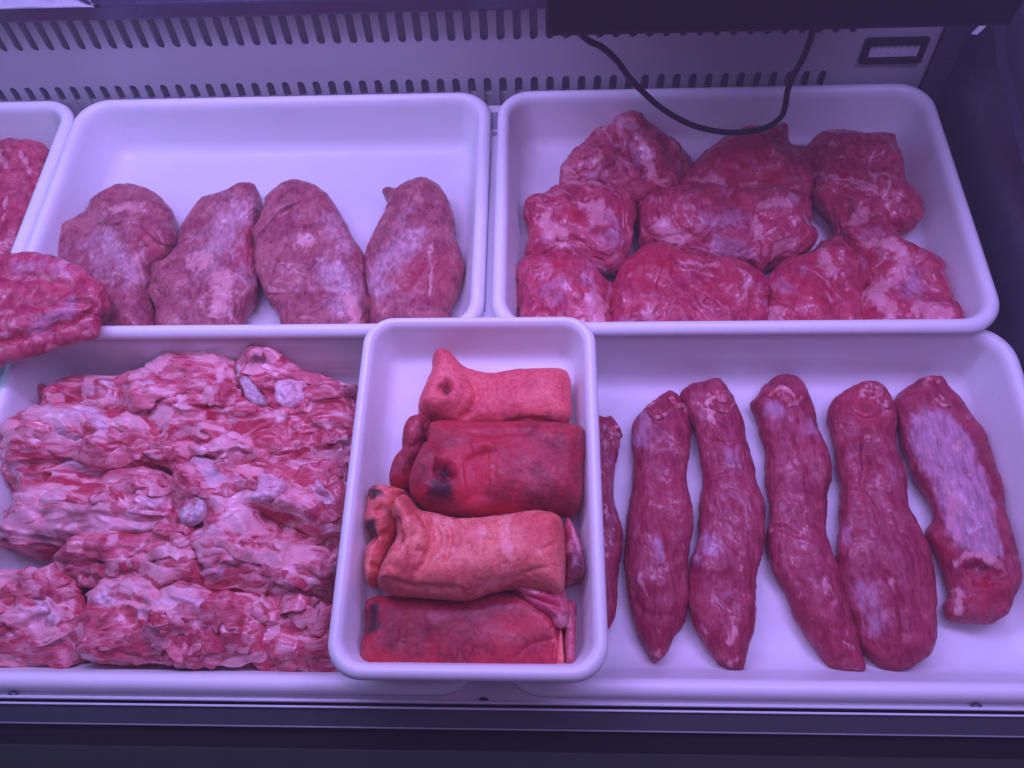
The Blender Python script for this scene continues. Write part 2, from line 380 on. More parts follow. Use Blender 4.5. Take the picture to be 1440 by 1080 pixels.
    if lay_f is not None: mask[:, 0] = np.maximum(mask[:, 0], 0.5*sstep(0.25, 0.7, lay_f)*(1-sstep(0.86, 0.97, lay_f)))
    if fat_up: mask[:, 0] = np.maximum(mask[:, 0], fat_up*sstep(0.0008, 0.004, disp))
    V = V + Nn*disp[:, None]
    if post: V = relax(V, Q, post)
    if wall is not None:
        yf, zr, dep = wall; dz = zr - V[:, 2]
        V[:, 1] = np.maximum(V[:, 1], yf + 0.0192 + 0.215*np.clip(dz-0.0115, 0, 0.07) + 0.020*np.clip((dz-0.0575)/0.020, 0, 1)**2)
    if floor is not None: V[:, 2] = np.maximum(V[:, 2], floor)
    o = np.array([V[:, 0].mean(), V[:, 1].mean(), V[:, 2].min()])
    me = bpy.data.meshes.new(name); me.vertices.add(len(V)); me.vertices.foreach_set('co', (V-o).astype(np.float32).ravel())
    me.loops.add(Q.size); me.loops.foreach_set('vertex_index', Q.astype(np.int32).ravel())
    me.polygons.add(len(Q)); me.polygons.foreach_set('loop_start', np.arange(0, Q.size, 4, dtype=np.int32))
    me.polygons.foreach_set('use_smooth', np.ones(len(Q), bool)); me.update(calc_edges=True)
    at = me.attributes.new('mask', 'FLOAT_COLOR', 'POINT'); at.data.foreach_set('color', mask.ravel())
    ob = link(name, me, mat, parent, loc=Vector(o))
    return ob

# ================================================================== the case
case = empty('display_case', (0, 0.45, -0.16))
tag(case, 'refrigerated meat display case with slotted pale back panel and dark front sill', 'display case')
def slot_panel():
    bm = bmesh.new(); pitch, wd = 0.02235, 0.0054
    def pt(x, z): return bm.verts.new((x, PY0 + PS*z, z))
    xs0 = -0.0537
    left, right = -1.15, 0.5335
    def row(zlo, zhi, x_end):
        h = 0.0
        ks = range(-44, int(round((x_end-xs0)/pitch))+1)
        xa = xs0 + ks[0]*pitch - pitch/2; n = 6
        cl, chh = zlo-0.004, zhi+0.004
        for k in ks:
            x = xs0 + k*pitch
            inner = [(x+wd*math.cos(a), zhi-wd+wd*math.sin(a)) for a in np.linspace(0, math.pi, n+1)] + \
                    [(x+wd*math.cos(a), zlo+wd+wd*math.sin(a)) for a in np.linspace(math.pi, 2*math.pi, n+1)]
            m = len(inner); hp = pitch/2
            outer = [(x+hp, zhi-wd)] + [(x+hp-2*hp*t, chh) for t in np.linspace(0, 1, n-1)] + [(x-hp, zhi-wd), (x-hp, zlo+wd)] + [(x-hp+2*hp*t, cl) for t in np.linspace(0, 1, n-1)] + [(x+hp, zlo+wd)]
            iv = [pt(*p) for p in inner]; ov = [pt(*p) for p in outer]
            bk = [bm.verts.new((v.co.x, v.co.y+0.0025, v.co.z-0.0005)) for v in iv]
            for i in range(m):
                j = (i+1) % m
                bm.faces.new((ov[i], ov[j], iv[j], iv[i])); bm.faces.new((iv[i], iv[j], bk[j], bk[i]))
        xb = xs0 + ks[-1]*pitch + pitch/2
        for x0, x1 in ((left, xa), (xb, right)): bm.faces.new([pt(x0, cl), pt(x1, cl), pt(x1, chh), pt(x0, chh)])
        return cl, chh
    a, b = row(0.0605, 0.1045, 0.405); c, d = row(-0.0375, 0.0085, 0.402)
    for z0, z1 in ((-0.10, c), (d, a), (b, 0.1095)):
        bm.faces.new([pt(left, z0), pt(right, z0), pt(right, z1), pt(left, z1)])
    bmesh.ops.remove_doubles(bm, verts=bm.verts, dist=1e-5)
    return bm
o = bm_obj('back_panel', slot_panel(), M['panel'], case)
bm = bmesh.new(); box(bm, -1.16, 0.56, PY0+0.014, PY0+0.018, -0.16, 0.20, shear=PS); bm_obj('vent_backing', bm, M['void'], case)
bm = bmesh.new(); box(bm, -1.16, 0.53, PY0+0.004, PY0+0.012, -0.16, -0.018, shear=PS); bm_obj('vent_lip', bm, M['panel'], case)
# ledge over the panel
bm = bmesh.new(); box(bm, -1.16, 0.56, PY0+0.004, PY0+0.20, 0.111, 0.135, bev=0.004); box(bm, -1.16, 0.56, PY0+0.016, PY0+0.24, 0.136, 0.40)
bm_obj('upper_ledge', bm, M['ledge'], case)
# shelves under the trays
bm = bmesh.new(); box(bm, -1.16, 0.552, 0.455, PY0-0.022, -0.094, -0.083); bm_obj('rear_shelf', bm, M['shelf'], case)
bm = bmesh.new(); box(bm, -1.16, 0.552, 0.012, 0.452, -0.118, -0.1045); bm_obj('front_shelf', bm, M['shelf'], case)
ZD = -0.0185
bm = bmesh.new(); box(bm, -0.0745, -0.0555, 0.452, PY0-0.024, -0.083, ZD); bm_obj('tray_divider', bm, M['shelf'], case)
def strip(name, px, z, xa, xb, t=0.0012):
    y0, y1 = at_z(*px[0], z)[1], at_z(*px[1], z)[1]; bm = bmesh.new(); box(bm, xa, xb, min(y0, y1), max(y0, y1), z, z+t); bm_obj(name, bm, M['void'], case)
strip('shelf_slot', ((691, 159), (691, 182)), ZD, -0.0738, -0.0562)
strip('shelf_seam', ((688, 213), (688, 438)), ZD, -0.0705, -0.0690)
q = at_z(695.5, 188.5, ZD); bm = bmesh.new()
bmesh.ops.create_cone(bm, cap_ends=True, segments=16, radius1=0.0038, radius2=0.0038, depth=0.0016, matrix=Matrix.Translation((q[0], q[1], ZD+0.0003)))
bm_obj('shelf_hole', bm, M['void'], case)
# end wall, its pale upper pane and bracket
bm = bmesh.new()
prof = [(0.02, -0.16), (0.90, -0.16), (0.90, 0.118), (0.82, 0.112)] + [tuple(p) for p in catmull([(0.79, 0.100), (0.765, 0.092), (0.725, 0.087), (0.664, 0.079), (0.60, 0.071), (0.45, 0.048), (0.25, 0.01), (0.02, -0.03)], 5, False)]
va = [bm.verts.new((0.560, y, z)) for y, z in prof]; vb = [bm.verts.new((0.572, y, z)) for y, z in prof]
bm.faces.new(va); bm.faces.new(vb[::-1])
for i in range(len(prof)): bm.faces.new((va[i], va[(i+1) % len(prof)], vb[(i+1) % len(prof)], vb[i]))
bm_obj('end_wall', bm, M['endw'], case)
bm = bmesh.new(); box(bm, 0.60, 0.606, 0.0, 0.95, -0.16, 0.40); bm_obj('end_pane', bm, M['outer'], case)
bm = bmesh.new(); box(bm, 0.5335, 0.56, 0.842, 0.850, -0.10, 0.20, shear=PS); bm_obj('corner_strip', bm, M['endw'], case)
bm = bmesh.new(); box(bm, -1.16, 0.552, 0.0477, 0.0685, -0.046, -0.0365); bm_obj('front_ledge', bm, M['shelf'], case)
# front sill: ribs, channel, trims
bm = bmesh.new(); box(bm, -1.16, 0.9, 0.0445, 0.0475, -0.118, -0.030, bev=0.0008); bm_obj('glass_rail', bm, M['alu'], case)
bm = bmesh.new(); box(bm, -1.16, 0.9, 0.0415, 0.0443, -0.118, -0.040); bm_obj('rail_groove', bm, M['blk2'], case)
bm = bmesh.new(); box(bm, -1.16, 0.9, 0.0392, 0.0413, -0.118, -0.031, bev=0.0006); bm_obj('glass_rail', bm, M['alu'], case)
bm = bmesh.new()
for y0, z0, y1, z1 in ((0.039, -0.034, 0.0235, -0.040),):
    vs = [bm.verts.new(p) for p in ((-1.16, y0, z0), (0.9, y0, z0), (0.9, y1, z1), (-1.16, y1, z1), (-1.16, y0, -0.118), (0.9, y0, -0.118), (0.9, y1, -0.118), (-1.16, y1, -0.118))]
    for f in ((0, 1, 2, 3), (4, 7, 6, 5), (0, 4, 5, 1), (3, 2, 6, 7), (0, 3, 7, 4), (1, 5, 6, 2)): bm.faces.new([vs[i] for i in f])
bm_obj('sill_trim', bm, M['dkmetal'], case)
bm = bmesh.new(); box(bm, -1.16, 0.9, 0.0218, 0.0233, -0.118, -0.039, bev=0.0004); bm_obj('sill_rib', bm, M['rib'], case)
bm = bmesh.new(); box(bm, -1.16, 0.9, 0.004, 0.0216, -0.118, -0.046); bm_obj('gasket', bm, M['blk2'], case)
bm = bmesh.new(); box(bm, -1.16, 0.9, -0.10, 0.0038, -0.16, -0.044, bev=0.002); bm_obj('front_board', bm, M['grey'], case)
for u, v in ((680, 989), (1376, 996), (14, 984)):
    p = at_z(u, v, -0.031); bm = bmesh.new()
    bmesh.ops.create_uvsphere(bm, u_segments=14, v_segments=8, radius=0.0042, matrix=Matrix.Translation((p[0], 0.0478, -0.033)) @ Matrix.Diagonal((1.2, 0.8, 0.7, 1)))
    bm_obj('bolt', bm, M['endw'], case, smooth=True)

# ------------------------------------------------------------------ trays
def rrect(hx, hy, r, n=9):
    out = []
    for cx, cy, a0 in ((hx-r, hy-r, 0), (-hx+r, hy-r, 90), (-hx+r, -hy+r, 180), (hx-r, -hy+r, 270)):
        for k in range(n+1):
            a = math.radians(a0 + 90*k/n); out.append((cx + r*math.cos(a), cy + r*math.sin(a)))
    return out
def tray_mesh(name, W, D, dep, rc=0.046, lip=0.016, draft=0.013, fil=0.027):
    th = 0.003
    prof = [(lip+draft+0.012, -dep), (lip+draft+0.004, -dep+0.0015), (lip+draft-0.001, -dep+0.008), (lip+0.001, -0.016), (0.007, -0.0155), (0.0022, -0.0140), (0.0, -0.0105), (0.0006, -0.0065),
            (0.0026, -0.0032), (0.0056, -0.0010), (0.0090, 0.0), (lip*0.74, -0.0006), (lip*0.92, -0.0026), (lip*1.06, -0.0062), (lip*1.14, -0.0115)]
    zf = -dep+th
    prof += [(lip*1.14+draft*0.4, -dep*0.45), (lip+draft, zf+fil)]
    for a in (18, 36, 54, 72, 90):
        a = math.radians(a); prof.append((lip+draft+fil*(1-math.cos(a)), zf+fil*(1-math.sin(a))))
    prof += [(lip+draft+fil+0.02, zf-0.0002), (min(W, D)/2-0.02, zf+0.0004)]
    bm = bmesh.new(); loops = []
    for ins, z in prof:
        r = max(rc-ins*0.72, 0.014)
        loops.append([bm.verts.new((x, y, z)) for x, y in rrect(W/2-ins, D/2-ins, r)])
    for a, b in zip(loops, loops[1:]):
        for i in range(len(a)): bm.faces.new((a[i], a[(i+1) % len(a)], b[(i+1) % len(a)], b[i]))
    bm.faces.new(loops[0][::-1]); bm.faces.new(loops[-1])
    # a hint of warp, as in a much washed tray
    for v in bm.verts:
        v.co.z += 0.0008*math.sin(9*v.co.x+W*40)*math.cos(7*v.co.y)
    bmesh.ops.recalc_face_normals(bm, faces=bm.faces)
    me = bpy.data.meshes.new(name); bm.to_mesh(me); bm.free(); me.polygons.foreach_set('use_smooth', [True]*len(me.polygons)); return me
big = tray_mesh('meat_tray', 0.60, 0.40, 0.081)
def tray(x0, y0, z, label, rot=0.0):
    o = link('meat_tray', big, None, None, loc=(x0+0.30, y0+0.20, z)); o.rotation_euler.z = math.radians(rot)
    tag(o, label, 'tray', 'large white plastic meat trays')
    if z < -0.01: o.scale.y = 1.036; o.location.y += 0.0072
    return o
big.materials.append(M['tray'])
ZR, ZF = 0.0, -0.022
FR, FF = -0.0775, -0.0995                      # tray floors
tray(-0.0606, 0.446, ZR, 'large white plastic tray holding chunks of boned pork leg under a hanging cable')
tray(-0.6695, 0.446, ZR, 'large white plastic tray holding four pork muscles, mostly empty behind them')
tray(-1.2700, 0.446, ZR, 'large white plastic tray holding one marbled slab of meat')
tray(-0.045, 0.0515, ZF, 'large white plastic tray holding long dark red tenderloins')
tray(-0.658, 0.0515, ZF, 'large white plastic tray heaped with pork neck bones')
SM = dict(x=-0.0708, y=0.2535, z=0.0395, dep=0.0605)
sm = tray_mesh('small_tray', 0.262, 0.387, SM['dep'], rc=0.034, lip=0.013, draft=0.009, fil=0.016); sm.materials.append(M['tray'])
o = link('small_tray', sm, None, None, loc=(SM['x'], SM['y'], SM['z'])); tag(o, 'small white plastic tray of pig snouts set across two larger trays', 'tray')
FS = SM['z']-SM['dep']+0.0035

# ------------------------------------------------------------------ thermometer, black unit, cable, reflection sheet
pa, pb, pc, pd = on_panel(1209, 86), on_panel(1296, 86), on_panel(1216, 52), on_panel(1303, 51)
x0, x1, z0, z1 = (pa[0]+pc[0])/2, (pb[0]+pd[0])/2, pa[2], pc[2]
th = empty('thermometer', (0.5*(x0+x1), PY0-0.004, z0)); tag(th, 'small rectangular thermometer strip in black bezel on back panel', 'thermometer')
bm = bmesh.new(); t = 0.0085
for a in ((x0, x1, z0, z0+t), (x0, x1, z1-t, z1), (x0, x0+t, z0+t-0.0005, z1-t+0.0005), (x1-t, x1, z0+t-0.0005, z1-t+0.0005)):
    box(bm, a[0], a[1], PY0-0.0075, PY0-0.0005, a[2], a[3], bev=0.0012, shear=PS)
bm_obj('bezel', bm, M['black'], th)
bm = bmesh.new(); box(bm, x0+t-0.001, x1-t+0.001, PY0-0.0045, PY0-0.001, z0+t-0.001, z1-t+0.001, shear=PS); face = bm_obj('display', bm, M['lcd'], th)
for k in range(7):
    bm = bmesh.new(); xx = x0+t+0.006+k*(x1-x0-2*t-0.012)/6; zz = z1-t-0.0035
    box(bm, xx-0.0009, xx+0.0009, PY0-0.0050, PY0-0.0046, zz-0.0012, zz+0.0004, shear=PS); mk = bm_obj('tick_mark', bm, M['tick'], None)
    mk.parent = face; mk.location = -(th.location + face.location)
BY = 0.625
bl, br = at_y(767, 52, BY), at_y(1421, 34, BY)
ub = empty('black_unit', (0.5*(bl[0]+br[0]), BY+0.08, bl[2])); tag(ub, 'matte black box unit mounted above the tray of pork chunks', 'box')
bm = bmesh.new(); box(bm, bl[0], br[0], BY, BY+0.20, bl[2], bl[2]+0.30, bev=0.002); bm_obj('housing', bm, M['black'], ub)
bm = bmesh.new(); box(bm, bl[0]+0.004, br[0]-0.004, BY-0.0022, BY-0.0002, bl[2]+0.006, bl[2]+0.29, bev=0.0008); bm_obj('front_plate', bm, M['blk2'], ub)
p = at_y(818, 56, BY+0.01); bm = bmesh.new(); tube(bm, [(p[0]-0.012, BY+0.02, bl[2]+0.002), (p[0]-0.004, BY+0.018, bl[2]-0.004), (p[0]+0.007, BY+0.016, bl[2]-0.008)], [0.008, 0.0075, 0.005], 12); bm_obj('cable_gland', bm, M['rubber'], ub, smooth=True)
pk = [(800, 30), (826, 56), (846, 66), (868, 86), (884, 108), (905, 130), (930, 152), (960, 170), (990, 181), (1022, 186), (1055, 185), (1080, 178), (1098, 165), (1104, 150), (1107, 130), (1114, 110), (1126, 88), (1136, 66), (1142, 46), (1146, 25)]
ys = np.interp(np.arange(len(pk)), [0, 6, 10, 14, 19], [BY+0.02, BY+0.045, BY+0.055, BY+0.045, BY+0.02])
bm = bmesh.new(); tube(bm, catmull([at_y(u, v, y) for (u, v), y in zip(pk, ys)], 5, False), 0.0033, 12); tag(bm_obj('power_cable', bm, M['rubber'], None, smooth=True), 'thin black cable looping down below the black box unit', 'cable')
p = at_y(1377, 42, 0.80); bm = bmesh.new(); vs = []
for i, (du, dv) in enumerate(((-11, 6), (-3, 7), (14, -9), (4, -9))):
    q = at_y(1377+du, 42+dv, 0.80 - 0.01*(i < 2)); vs.append(q)
a = [bm.verts.new(q) for q in vs]; b = [bm.verts.new(q+np.array([0, 0.002, -0.001])) for q in vs]
bm.faces.new(a); bm.faces.new(b[::-1])
for i in range(4): bm.faces.new((a[i], a[(i+1) % 4], b[(i+1) % 4], b[i]))
bmesh.ops.subdivide_edges(bm, edges=bm.edges, cuts=1)
tag(bm_obj('label_holder', bm, M['shelf'], None), 'small white plastic clip under the black box by the end wall', 'clip')
# white sheet added on the ledge to imitate a light-fixture reflection
bm = bmesh.new(); NX, NY = 40, 14; c0 = at_y(40, 3, PY0+0.005); g = []
for i in range(NX):
    r = []
    for j in range(NY):
        s, t2 = i/(NX-1), j/(NY-1); wd = math.sin(math.pi*min(1, s*1.05+0.02))**0.5
        x = c0[0]-0.075+0.17*s; y = PY0-0.002+0.05*t2*wd; z = 0.1365+0.012*math.sin(3*s+4*t2)*wd*t2+0.006*math.sin(17*s+5*t2)*t2+0.010*wd*t2
        r.append(bm.verts.new((x, y, z)))
    g.append(r)
for i in range(NX-1):
    for j in range(NY-1): bm.faces.new((g[i][j], g[i+1][j], g[i+1][j+1], g[i][j+1]))
bmesh.ops.solidify(bm, geom=bm.faces[:], thickness=0.0006)
tag(bm_obj('reflection_sheet', bm, M['reflection'], None, smooth=True), 'crumpled white sheet imitating a lamp reflection on the dark ledge above the vents', 'reflection')

rs = np.random.RandomState(5)
def ribbon(parent, path, width, thick, mat, name):
    """a ragged band of fat or flesh lying on its bone; path in picture points, width in picture points"""
    V = np.zeros(len(parent.data.vertices)*3, np.float32); parent.data.vertices.foreach_get('co', V); V = V.reshape(-1, 3).astype(float) + np.array(parent.location)
    Nv = np.zeros(len(V)*3, np.float32); parent.data.vertices.foreach_get('normal', Nv); Nv = Nv.reshape(-1, 3).astype(float)
    q = to_px(V); near = ((V-CAM)**2).sum(1); C3, NN3 = [], []
    for u, v in catmull(path, 7, False):
        d2 = (q[:, 0]-u)**2 + (q[:, 1]-v)**2; c = np.where(d2 < 9)[0]
        if len(c) == 0: continue
        k = c[near[c].argmin()]; C3.append(V[k]); NN3.append(Nv[k])
    if len(C3) < 6: return None
    C3 = np.array(C3); NN3 = np.array(NN3)
    for _ in range(3):
        C3[1:-1] = (C3[:-2]+2*C3[1:-1]+C3[2:])/4; NN3[1:-1] = (NN3[:-2]+2*NN3[1:-1]+NN3[2:])/4
    NN3 /= np.linalg.norm(NN3, axis=1)[:, None] + 1e-9; NN3 = NN3*0.7 + np.array([0, -0.15, 0.3]); n = len(C3); K = 12
    wm = width*0.00075; P = []; ph = rs.rand()*20
    tt = np.linspace(0, 1, n)
    ws = wm*np.sin(np.pi*np.clip(tt*0.94+0.03, 0, 1))**0.45*(1 + 0.45*perlin(np.stack([tt*5+ph, tt*0+ph, tt*0], -1)) + 0.3*perlin(np.stack([tt*15+ph, tt*0, tt*0+ph], -1)))
    for i in range(n):
        d = C3[min(i+1, n-1)]-C3[max(i-1, 0)]; d /= np.linalg.norm(d)+1e-9
        s = np.cross(d, NN3[i]); s /= np.linalg.norm(s)+1e-9; up = np.cross(s, d)
        for k in range(K):
            a = 2*math.pi*k/K; r = 1 + 0.25*math.sin(3*a+i*0.5+ph)
            P.append(C3[i] + s*ws[i]*math.cos(a)*r + up*(thick*(0.35+math.sin(a)*r)*(0.6+0.4*math.sin(math.pi*tt[i])) + thick*0.5*math.sin(i*0.7+ph)))
    P = np.array(P); o = np.array([P[:, 0].mean(), P[:, 1].mean(), P[:, 2].min()])
    F = [(i*K+k, i*K+(k+1) % K, (i+1)*K+(k+1) % K, (i+1)*K+k) for i in range(n-1) for k in range(K)] + [tuple(range(K))[::-1], tuple(range((n-1)*K, n*K))]
    me = bpy.data.meshes.new(name); me.from_pydata([tuple(p) for p in P-o], [], F); me.update()
    me.polygons.foreach_set('use_smooth', [True]*len(me.polygons))
    mk = np.zeros((len(P), 4), np.float32); mk[:, 0] = 0.35+0.4*np.repeat(perlin(np.stack([tt*4+ph, tt*0, tt*0+2*ph], -1)), K); mk[:, 3] = np.clip(np.repeat(perlin(np.stack([tt*3+ph+9, tt*0, tt*0+ph], -1)), K), 0, 1)
    at = me.attributes.new('mask', 'FLOAT_COLOR', 'POINT'); at.data.foreach_set('color', mk.ravel())
    ob = link(name, me, M[mat], parent, loc=Vector(o)); sub = ob.modifiers.new('round', 'SUBSURF'); sub.levels = 1; sub.render_levels = 1
    return ob

# ================================================================== rear left tray: four muscles
HN = ((24, 0.0030, 'f', (1, 1, 1)), (50, 0.0013, 'f', (1, 1, 1)), (22, 0.0013, 't', (1, 0.6, 1)), (240, 0.0004, 'f', (1, 0.45, 1)))
def A(*p): return zp(0, 240, 2.118, p)
GH = 'boned pork muscles in a row'
o = sculpt('pork_muscle', [layer(A((185,235),(200,200),(268,152),(290,118),(340,85),(380,68),(430,70),(490,95),(522,140),(538,200),(530,235),(500,275),(470,300),(462,345),(450,380),(470,430),(470,520),(300,530),(230,440),(190,310)), FR, 0.056, p=3.0, D=0.6)], M['ham'], noise=HN, feats=[
    ('s', A((268,155),(330,165),(400,150),(470,215),(535,225)), 26, 0.004), ('S', A((300,160),(330,230),(390,290),(420,360)), 18, 0.9), ('S', A((250,200),(290,260),(300,330)), 15, 0.6), ('F', A((400,240),(420,300),(380,350)), 9, 0.6),
    ('g', A((370,235),(440,225)), 2, 0.003), ('R', A((420,180),(470,250)), 14, 0.5), ('K', A((500,120),(532,190)), 7, 0.35), ('F', A((285,135),(380,110),(460,120)), 10, 0.5)], sil_noise=(30, 0.12, 0.3, 0.5), floor=FR, wall=(0.446, 0.0, 0.0785))
tag(o, 'pale pork muscle with silverskin, overlapped by the slab on the rims', 'meat', GH)
o = sculpt('pork_muscle', [layer(A((452,365),(470,300),(520,280),(545,240),(550,190),(600,110),(640,92),(690,78),(720,62),(770,60),(778,150),(772,220),(774,300),(770,370),(735,430),(710,520),(500,530),(475,430),(450,390)), FR, 0.052, p=3.0, D=0.6)], M['ham'], noise=HN, feats=[
    ('S', A((760,75),(690,150),(640,230),(560,290)), 26, 0.8), ('F', A((540,270),(600,270),(650,260)), 16, 0.7), ('F', A((650,280),(660,380),(640,440)), 22, 0.7), ('S', A((700,290),(760,330)), 14, 0.6), ('F', A((690,90),(750,110)), 10, 0.5),
    ('g', A((700,180),(660,270)), 5, 0.002), ('g', A((600,320),(560,400)), 5, 0.003), ('R', A((760,170),(720,260)), 15, 0.5), ('g', A((455,350),(520,400),(560,450)), 4, 0.002)], sil_noise=(34, 0.1, 0.3, 0.5), floor=FR, wall=(0.446, 0.0, 0.0785))
tag(o, 'pork muscle with pointed upper corner and branching whitish membrane', 'meat', GH)
o = sculpt('pork_muscle', [layer(A((798,150),(805,110),(835,75),(880,55),(930,55),(965,75),(1000,110),(1030,160),(1060,220),(1085,260),(1090,320),(1105,400),(1100,460),(1080,540),(880,540),(840,440),(790,380),(772,300),(768,230),(780,190)), FR, 0.058, p=3.0, D=0.6)], M['ham'], noise=HN, feats=[
    ('s', A((768,215),(800,160),(860,110),(900,95)), 30, 0.005), ('F', A((880,190),(910,205),(930,190)), 13, 0.7), ('K', A((903,172),(906,174)), 3, 0.8), ('S', A((930,290),(990,300),(1030,370),(980,430)), 26, 0.9), ('F', A((1020,360),(1050,410),(1060,460)), 10, 0.9), ('S', A((960,120),(1010,190),(1050,250)), 14, 0.7),
    ('g', A((790,370),(840,372),(890,365)), 2, 0.003), ('g', A((860,390),(880,440)), 2, 0.002), ('g', A((905,240),(940,300),(930,420)), 5, 0.002), ('K', A((830,110),(880,85)), 9, 0.3)], floor=FR, wall=(0.446, 0.0, 0.0785))
tag(o, 'rounded pork muscle with small dark hole and cracked front face', 'meat', GH)
o = sculpt('pork_muscle', [layer(A((1140,75),(1165,70),(1190,70),(1240,45),(1290,50),(1330,80),(1350,130),(1360,200),(1378,260),(1375,320),(1350,400),(1320,480),(1120,490),(1098,400),(1088,320),(1095,240),(1130,160),(1155,110)), FR, 0.056, p=2.4, D=0.85)], M['ham'], noise=HN, feats=[
    ('S', A((1240,150),(1210,220),(1140,280),(1120,340),(1160,390)), 20, 0.9), ('S', A((1220,100),(1180,190)), 9, 0.6), ('F', A((1285,200),(1282,300),(1278,380)), 3, 0.6), ('g', A((1290,180),(1284,290),(1276,390)), 2.5, 0.002), ('R', A((1250,260),(1230,360)), 26, 0.5), ('R', A((1330,260),(1310,380)), 18, 0.5)], floor=FR, wall=(0.446, 0.0, 0.0785))
tag(o, 'darkest and smoothest pork muscle in the row with purple sheen', 'meat', GH)
# slab lying over the rims
o = sculpt('pork_cut', [layer(A((-60,268),(0,264),(60,258),(150,262),(200,275),(260,300),(310,340),(328,372),(318,410),(270,440),(200,468),(100,500),(20,520),(-60,540)), 0.001, 0.034, p=2.8, D=0.55), layer(A((-60,520),(60,490),(180,455),(265,448),(290,458),(288,492),(250,505),(200,520),(100,550),(20,570),(-60,590)), 0.0008, 0.017, p=3.0, D=0.5)], M['leg'], noise=HN, feats=[
    ('s', A((300,390),(240,460),(150,490),(60,520),(-20,530)), 34, 0.010), ('g', A((0,330),(60,310),(150,330),(250,360)), 7, 0.006), ('F', A((60,330),(100,305)), 4, 0.8), ('F', A((285,490),(200,516),(120,542)), 5, 0.9), ('S', A((240,380),(200,420),(150,450),(60,500)), 14, 0.8), ('S', A((20,290),(120,280),(220,300)), 14, 0.6), ('F', A((0,440),(70,480)), 8, 0.5), ('F', A((180,268),(195,276)), 7, 0.8), ('g', A((80,400),(180,390),(280,400)), 6, 0.005)], fat_noise=(40, 0.2, 0.2, 0.5), floor=0.0006)
tag(o, 'pork slab lying over tray rims, layered edges with pale fat', 'meat')
o = sculpt('pork_cut', [layer([(-110,200),(-40,196),(0,203),(40,206),(70,212),(75,250),(60,300),(40,360),(0,400),(-60,420),(-130,420)], FR, 0.055, p=2.6, D=0.6)], M['leg'], noise=HN, feats=[
    ('F', [(28,208),(36,230),(44,248)], 4, 0.9), ('F', [(0,218),(12,240)], 6, 0.7), ('F', [(10,270),(6,300),(2,310)], 3, 0.8), ('F', [(-20,212),(20,210)], 4, 0.5), ('S', [(20,245),(36,260)], 4, 0.5)], vox=0.0022, floor=FR)
tag(o, 'red slab veined with branching white fat in the tray beside the muscles', 'meat')

# ================================================================== rear right tray: ten chunks
def B(*p): return zp(700, 140, 1.946, p)
GL = 'boned pork leg chunks'
LN = ((20, 0.0050, 'f', (1, 1, 1)), (42, 0.0022, 'f', (1, 1, 1)), (20, 0.0022, 't', (1, 0.7, 1)), (240, 0.0004, 'f', (1, 0.5, 1)))
def leg(pts, H, feats, label, zb=FR, fn=(26, 0.26, 0.14, 0.7), p=2.1, **k):
    tag(sculpt('pork_chunk', [layer(B(*pts), zb, H, p=p, hn=0.28, hf=18)], M['leg'], noise=LN, feats=feats, fat_noise=fn, sil_noise=(26, 0.15, 0.25, 0.55), red_noise=(22, 0.08, 0.3, 0.6), floor=zb, wall=(0.446, 0.0, 0.0785), wob=7, **k), label, 'meat', GL)
leg([(168,200),(180,178),(205,155),(240,115),(300,90),(322,65),(370,62),(420,88),(470,115),(520,150),(537,180),(510,230),(490,262),(430,280),(380,290),(300,275),(220,260),(172,240)], 0.072, [
    ('F', B((330,68),(380,75)), 9, 1), ('F', B((370,80),(400,130),(410,180),(440,240)), 8, 1), ('S', B((355,100),(375,150),(380,200)), 8, 0.8), ('F', B((450,215),(440,240)), 12, 0.8), ('S', B((230,200),(280,215)), 14, 0.7), ('g', B((240,225),(300,232)), 3, 0.003), ('F', B((470,110),(520,160)), 6, 0.6), ('r', B((340,80),(365,160),(370,240)), 12, 0.003)], 'pork chunk with bright fat cap and pale seam, beside the left rim')
leg([(500,235),(530,185),(560,150),(620,115),(680,97),(745,93),(785,98),(795,130),(830,150),(855,165),(852,210),(848,270),(780,285),(650,275),(560,280),(500,265)], 0.070, [
    ('R', B((560,180),(700,170),(800,200)), 60, 1), ('F', B((530,240),(580,215),(640,235)), 8, 0.8), ('F', B((640,225),(760,245),(840,250)), 5, 0.7), ('g', B((800,150),(830,210)), 5, 0.003), ('F', B((740,130),(790,170)), 7, 0.3)], 'deep red bloody pork chunk below the hanging cable', fn=(34, 0.4, 0.16, 0.5))
leg([(840,140),(870,110),(960,108),(1040,115),(1080,130),(1108,200),(1120,250),(1150,300),(1145,340),(1100,365),(1030,362),(960,372),(930,368),(910,325),(870,292),(850,260),(845,200)], 0.074, [
    ('F', B((860,210),(930,215),(1000,240),(1060,255)), 6, 1), ('F', B((1010,290),(990,330),(960,365)), 14, 0.9), ('F', B((1060,210),(1070,290),(1090,330)), 5, 0.7), ('g', B((1050,200),(1060,300),(1070,360)), 6, 0.005), ('s', B((1060,258),(960,225),(860,212)), 16, 0.003), ('g', B((960,280),(950,350)), 5, 0.003), ('F', B((980,150),(1010,180)), 2, 0.6)], 'shaded pork chunk with fat ridge in the dim rear corner')
leg([(70,312),(90,290),(150,262),(200,245),(280,250),(340,270),(380,300),(380,370),(362,430),(330,470),(250,470),(190,450),(120,450),(75,435),(85,370)], 0.066, [
    ('F', B((110,310),(140,350),(190,370)), 12, 1), ('F', B((250,300),(300,310)), 22, 0.9), ('S', B((300,350),(330,400)), 26, 0.7), ('R', B((190,310),(240,320)), 16, 0.9), ('R', B((320,290),(360,330)), 16, 0.8), ('g', B((130,400),(200,385),(260,400)), 6, 0.004), ('F', B((130,385),(180,400),(220,430)), 5, 0.7)], 'knobbly pork chunk with round red eye ringed by fat')
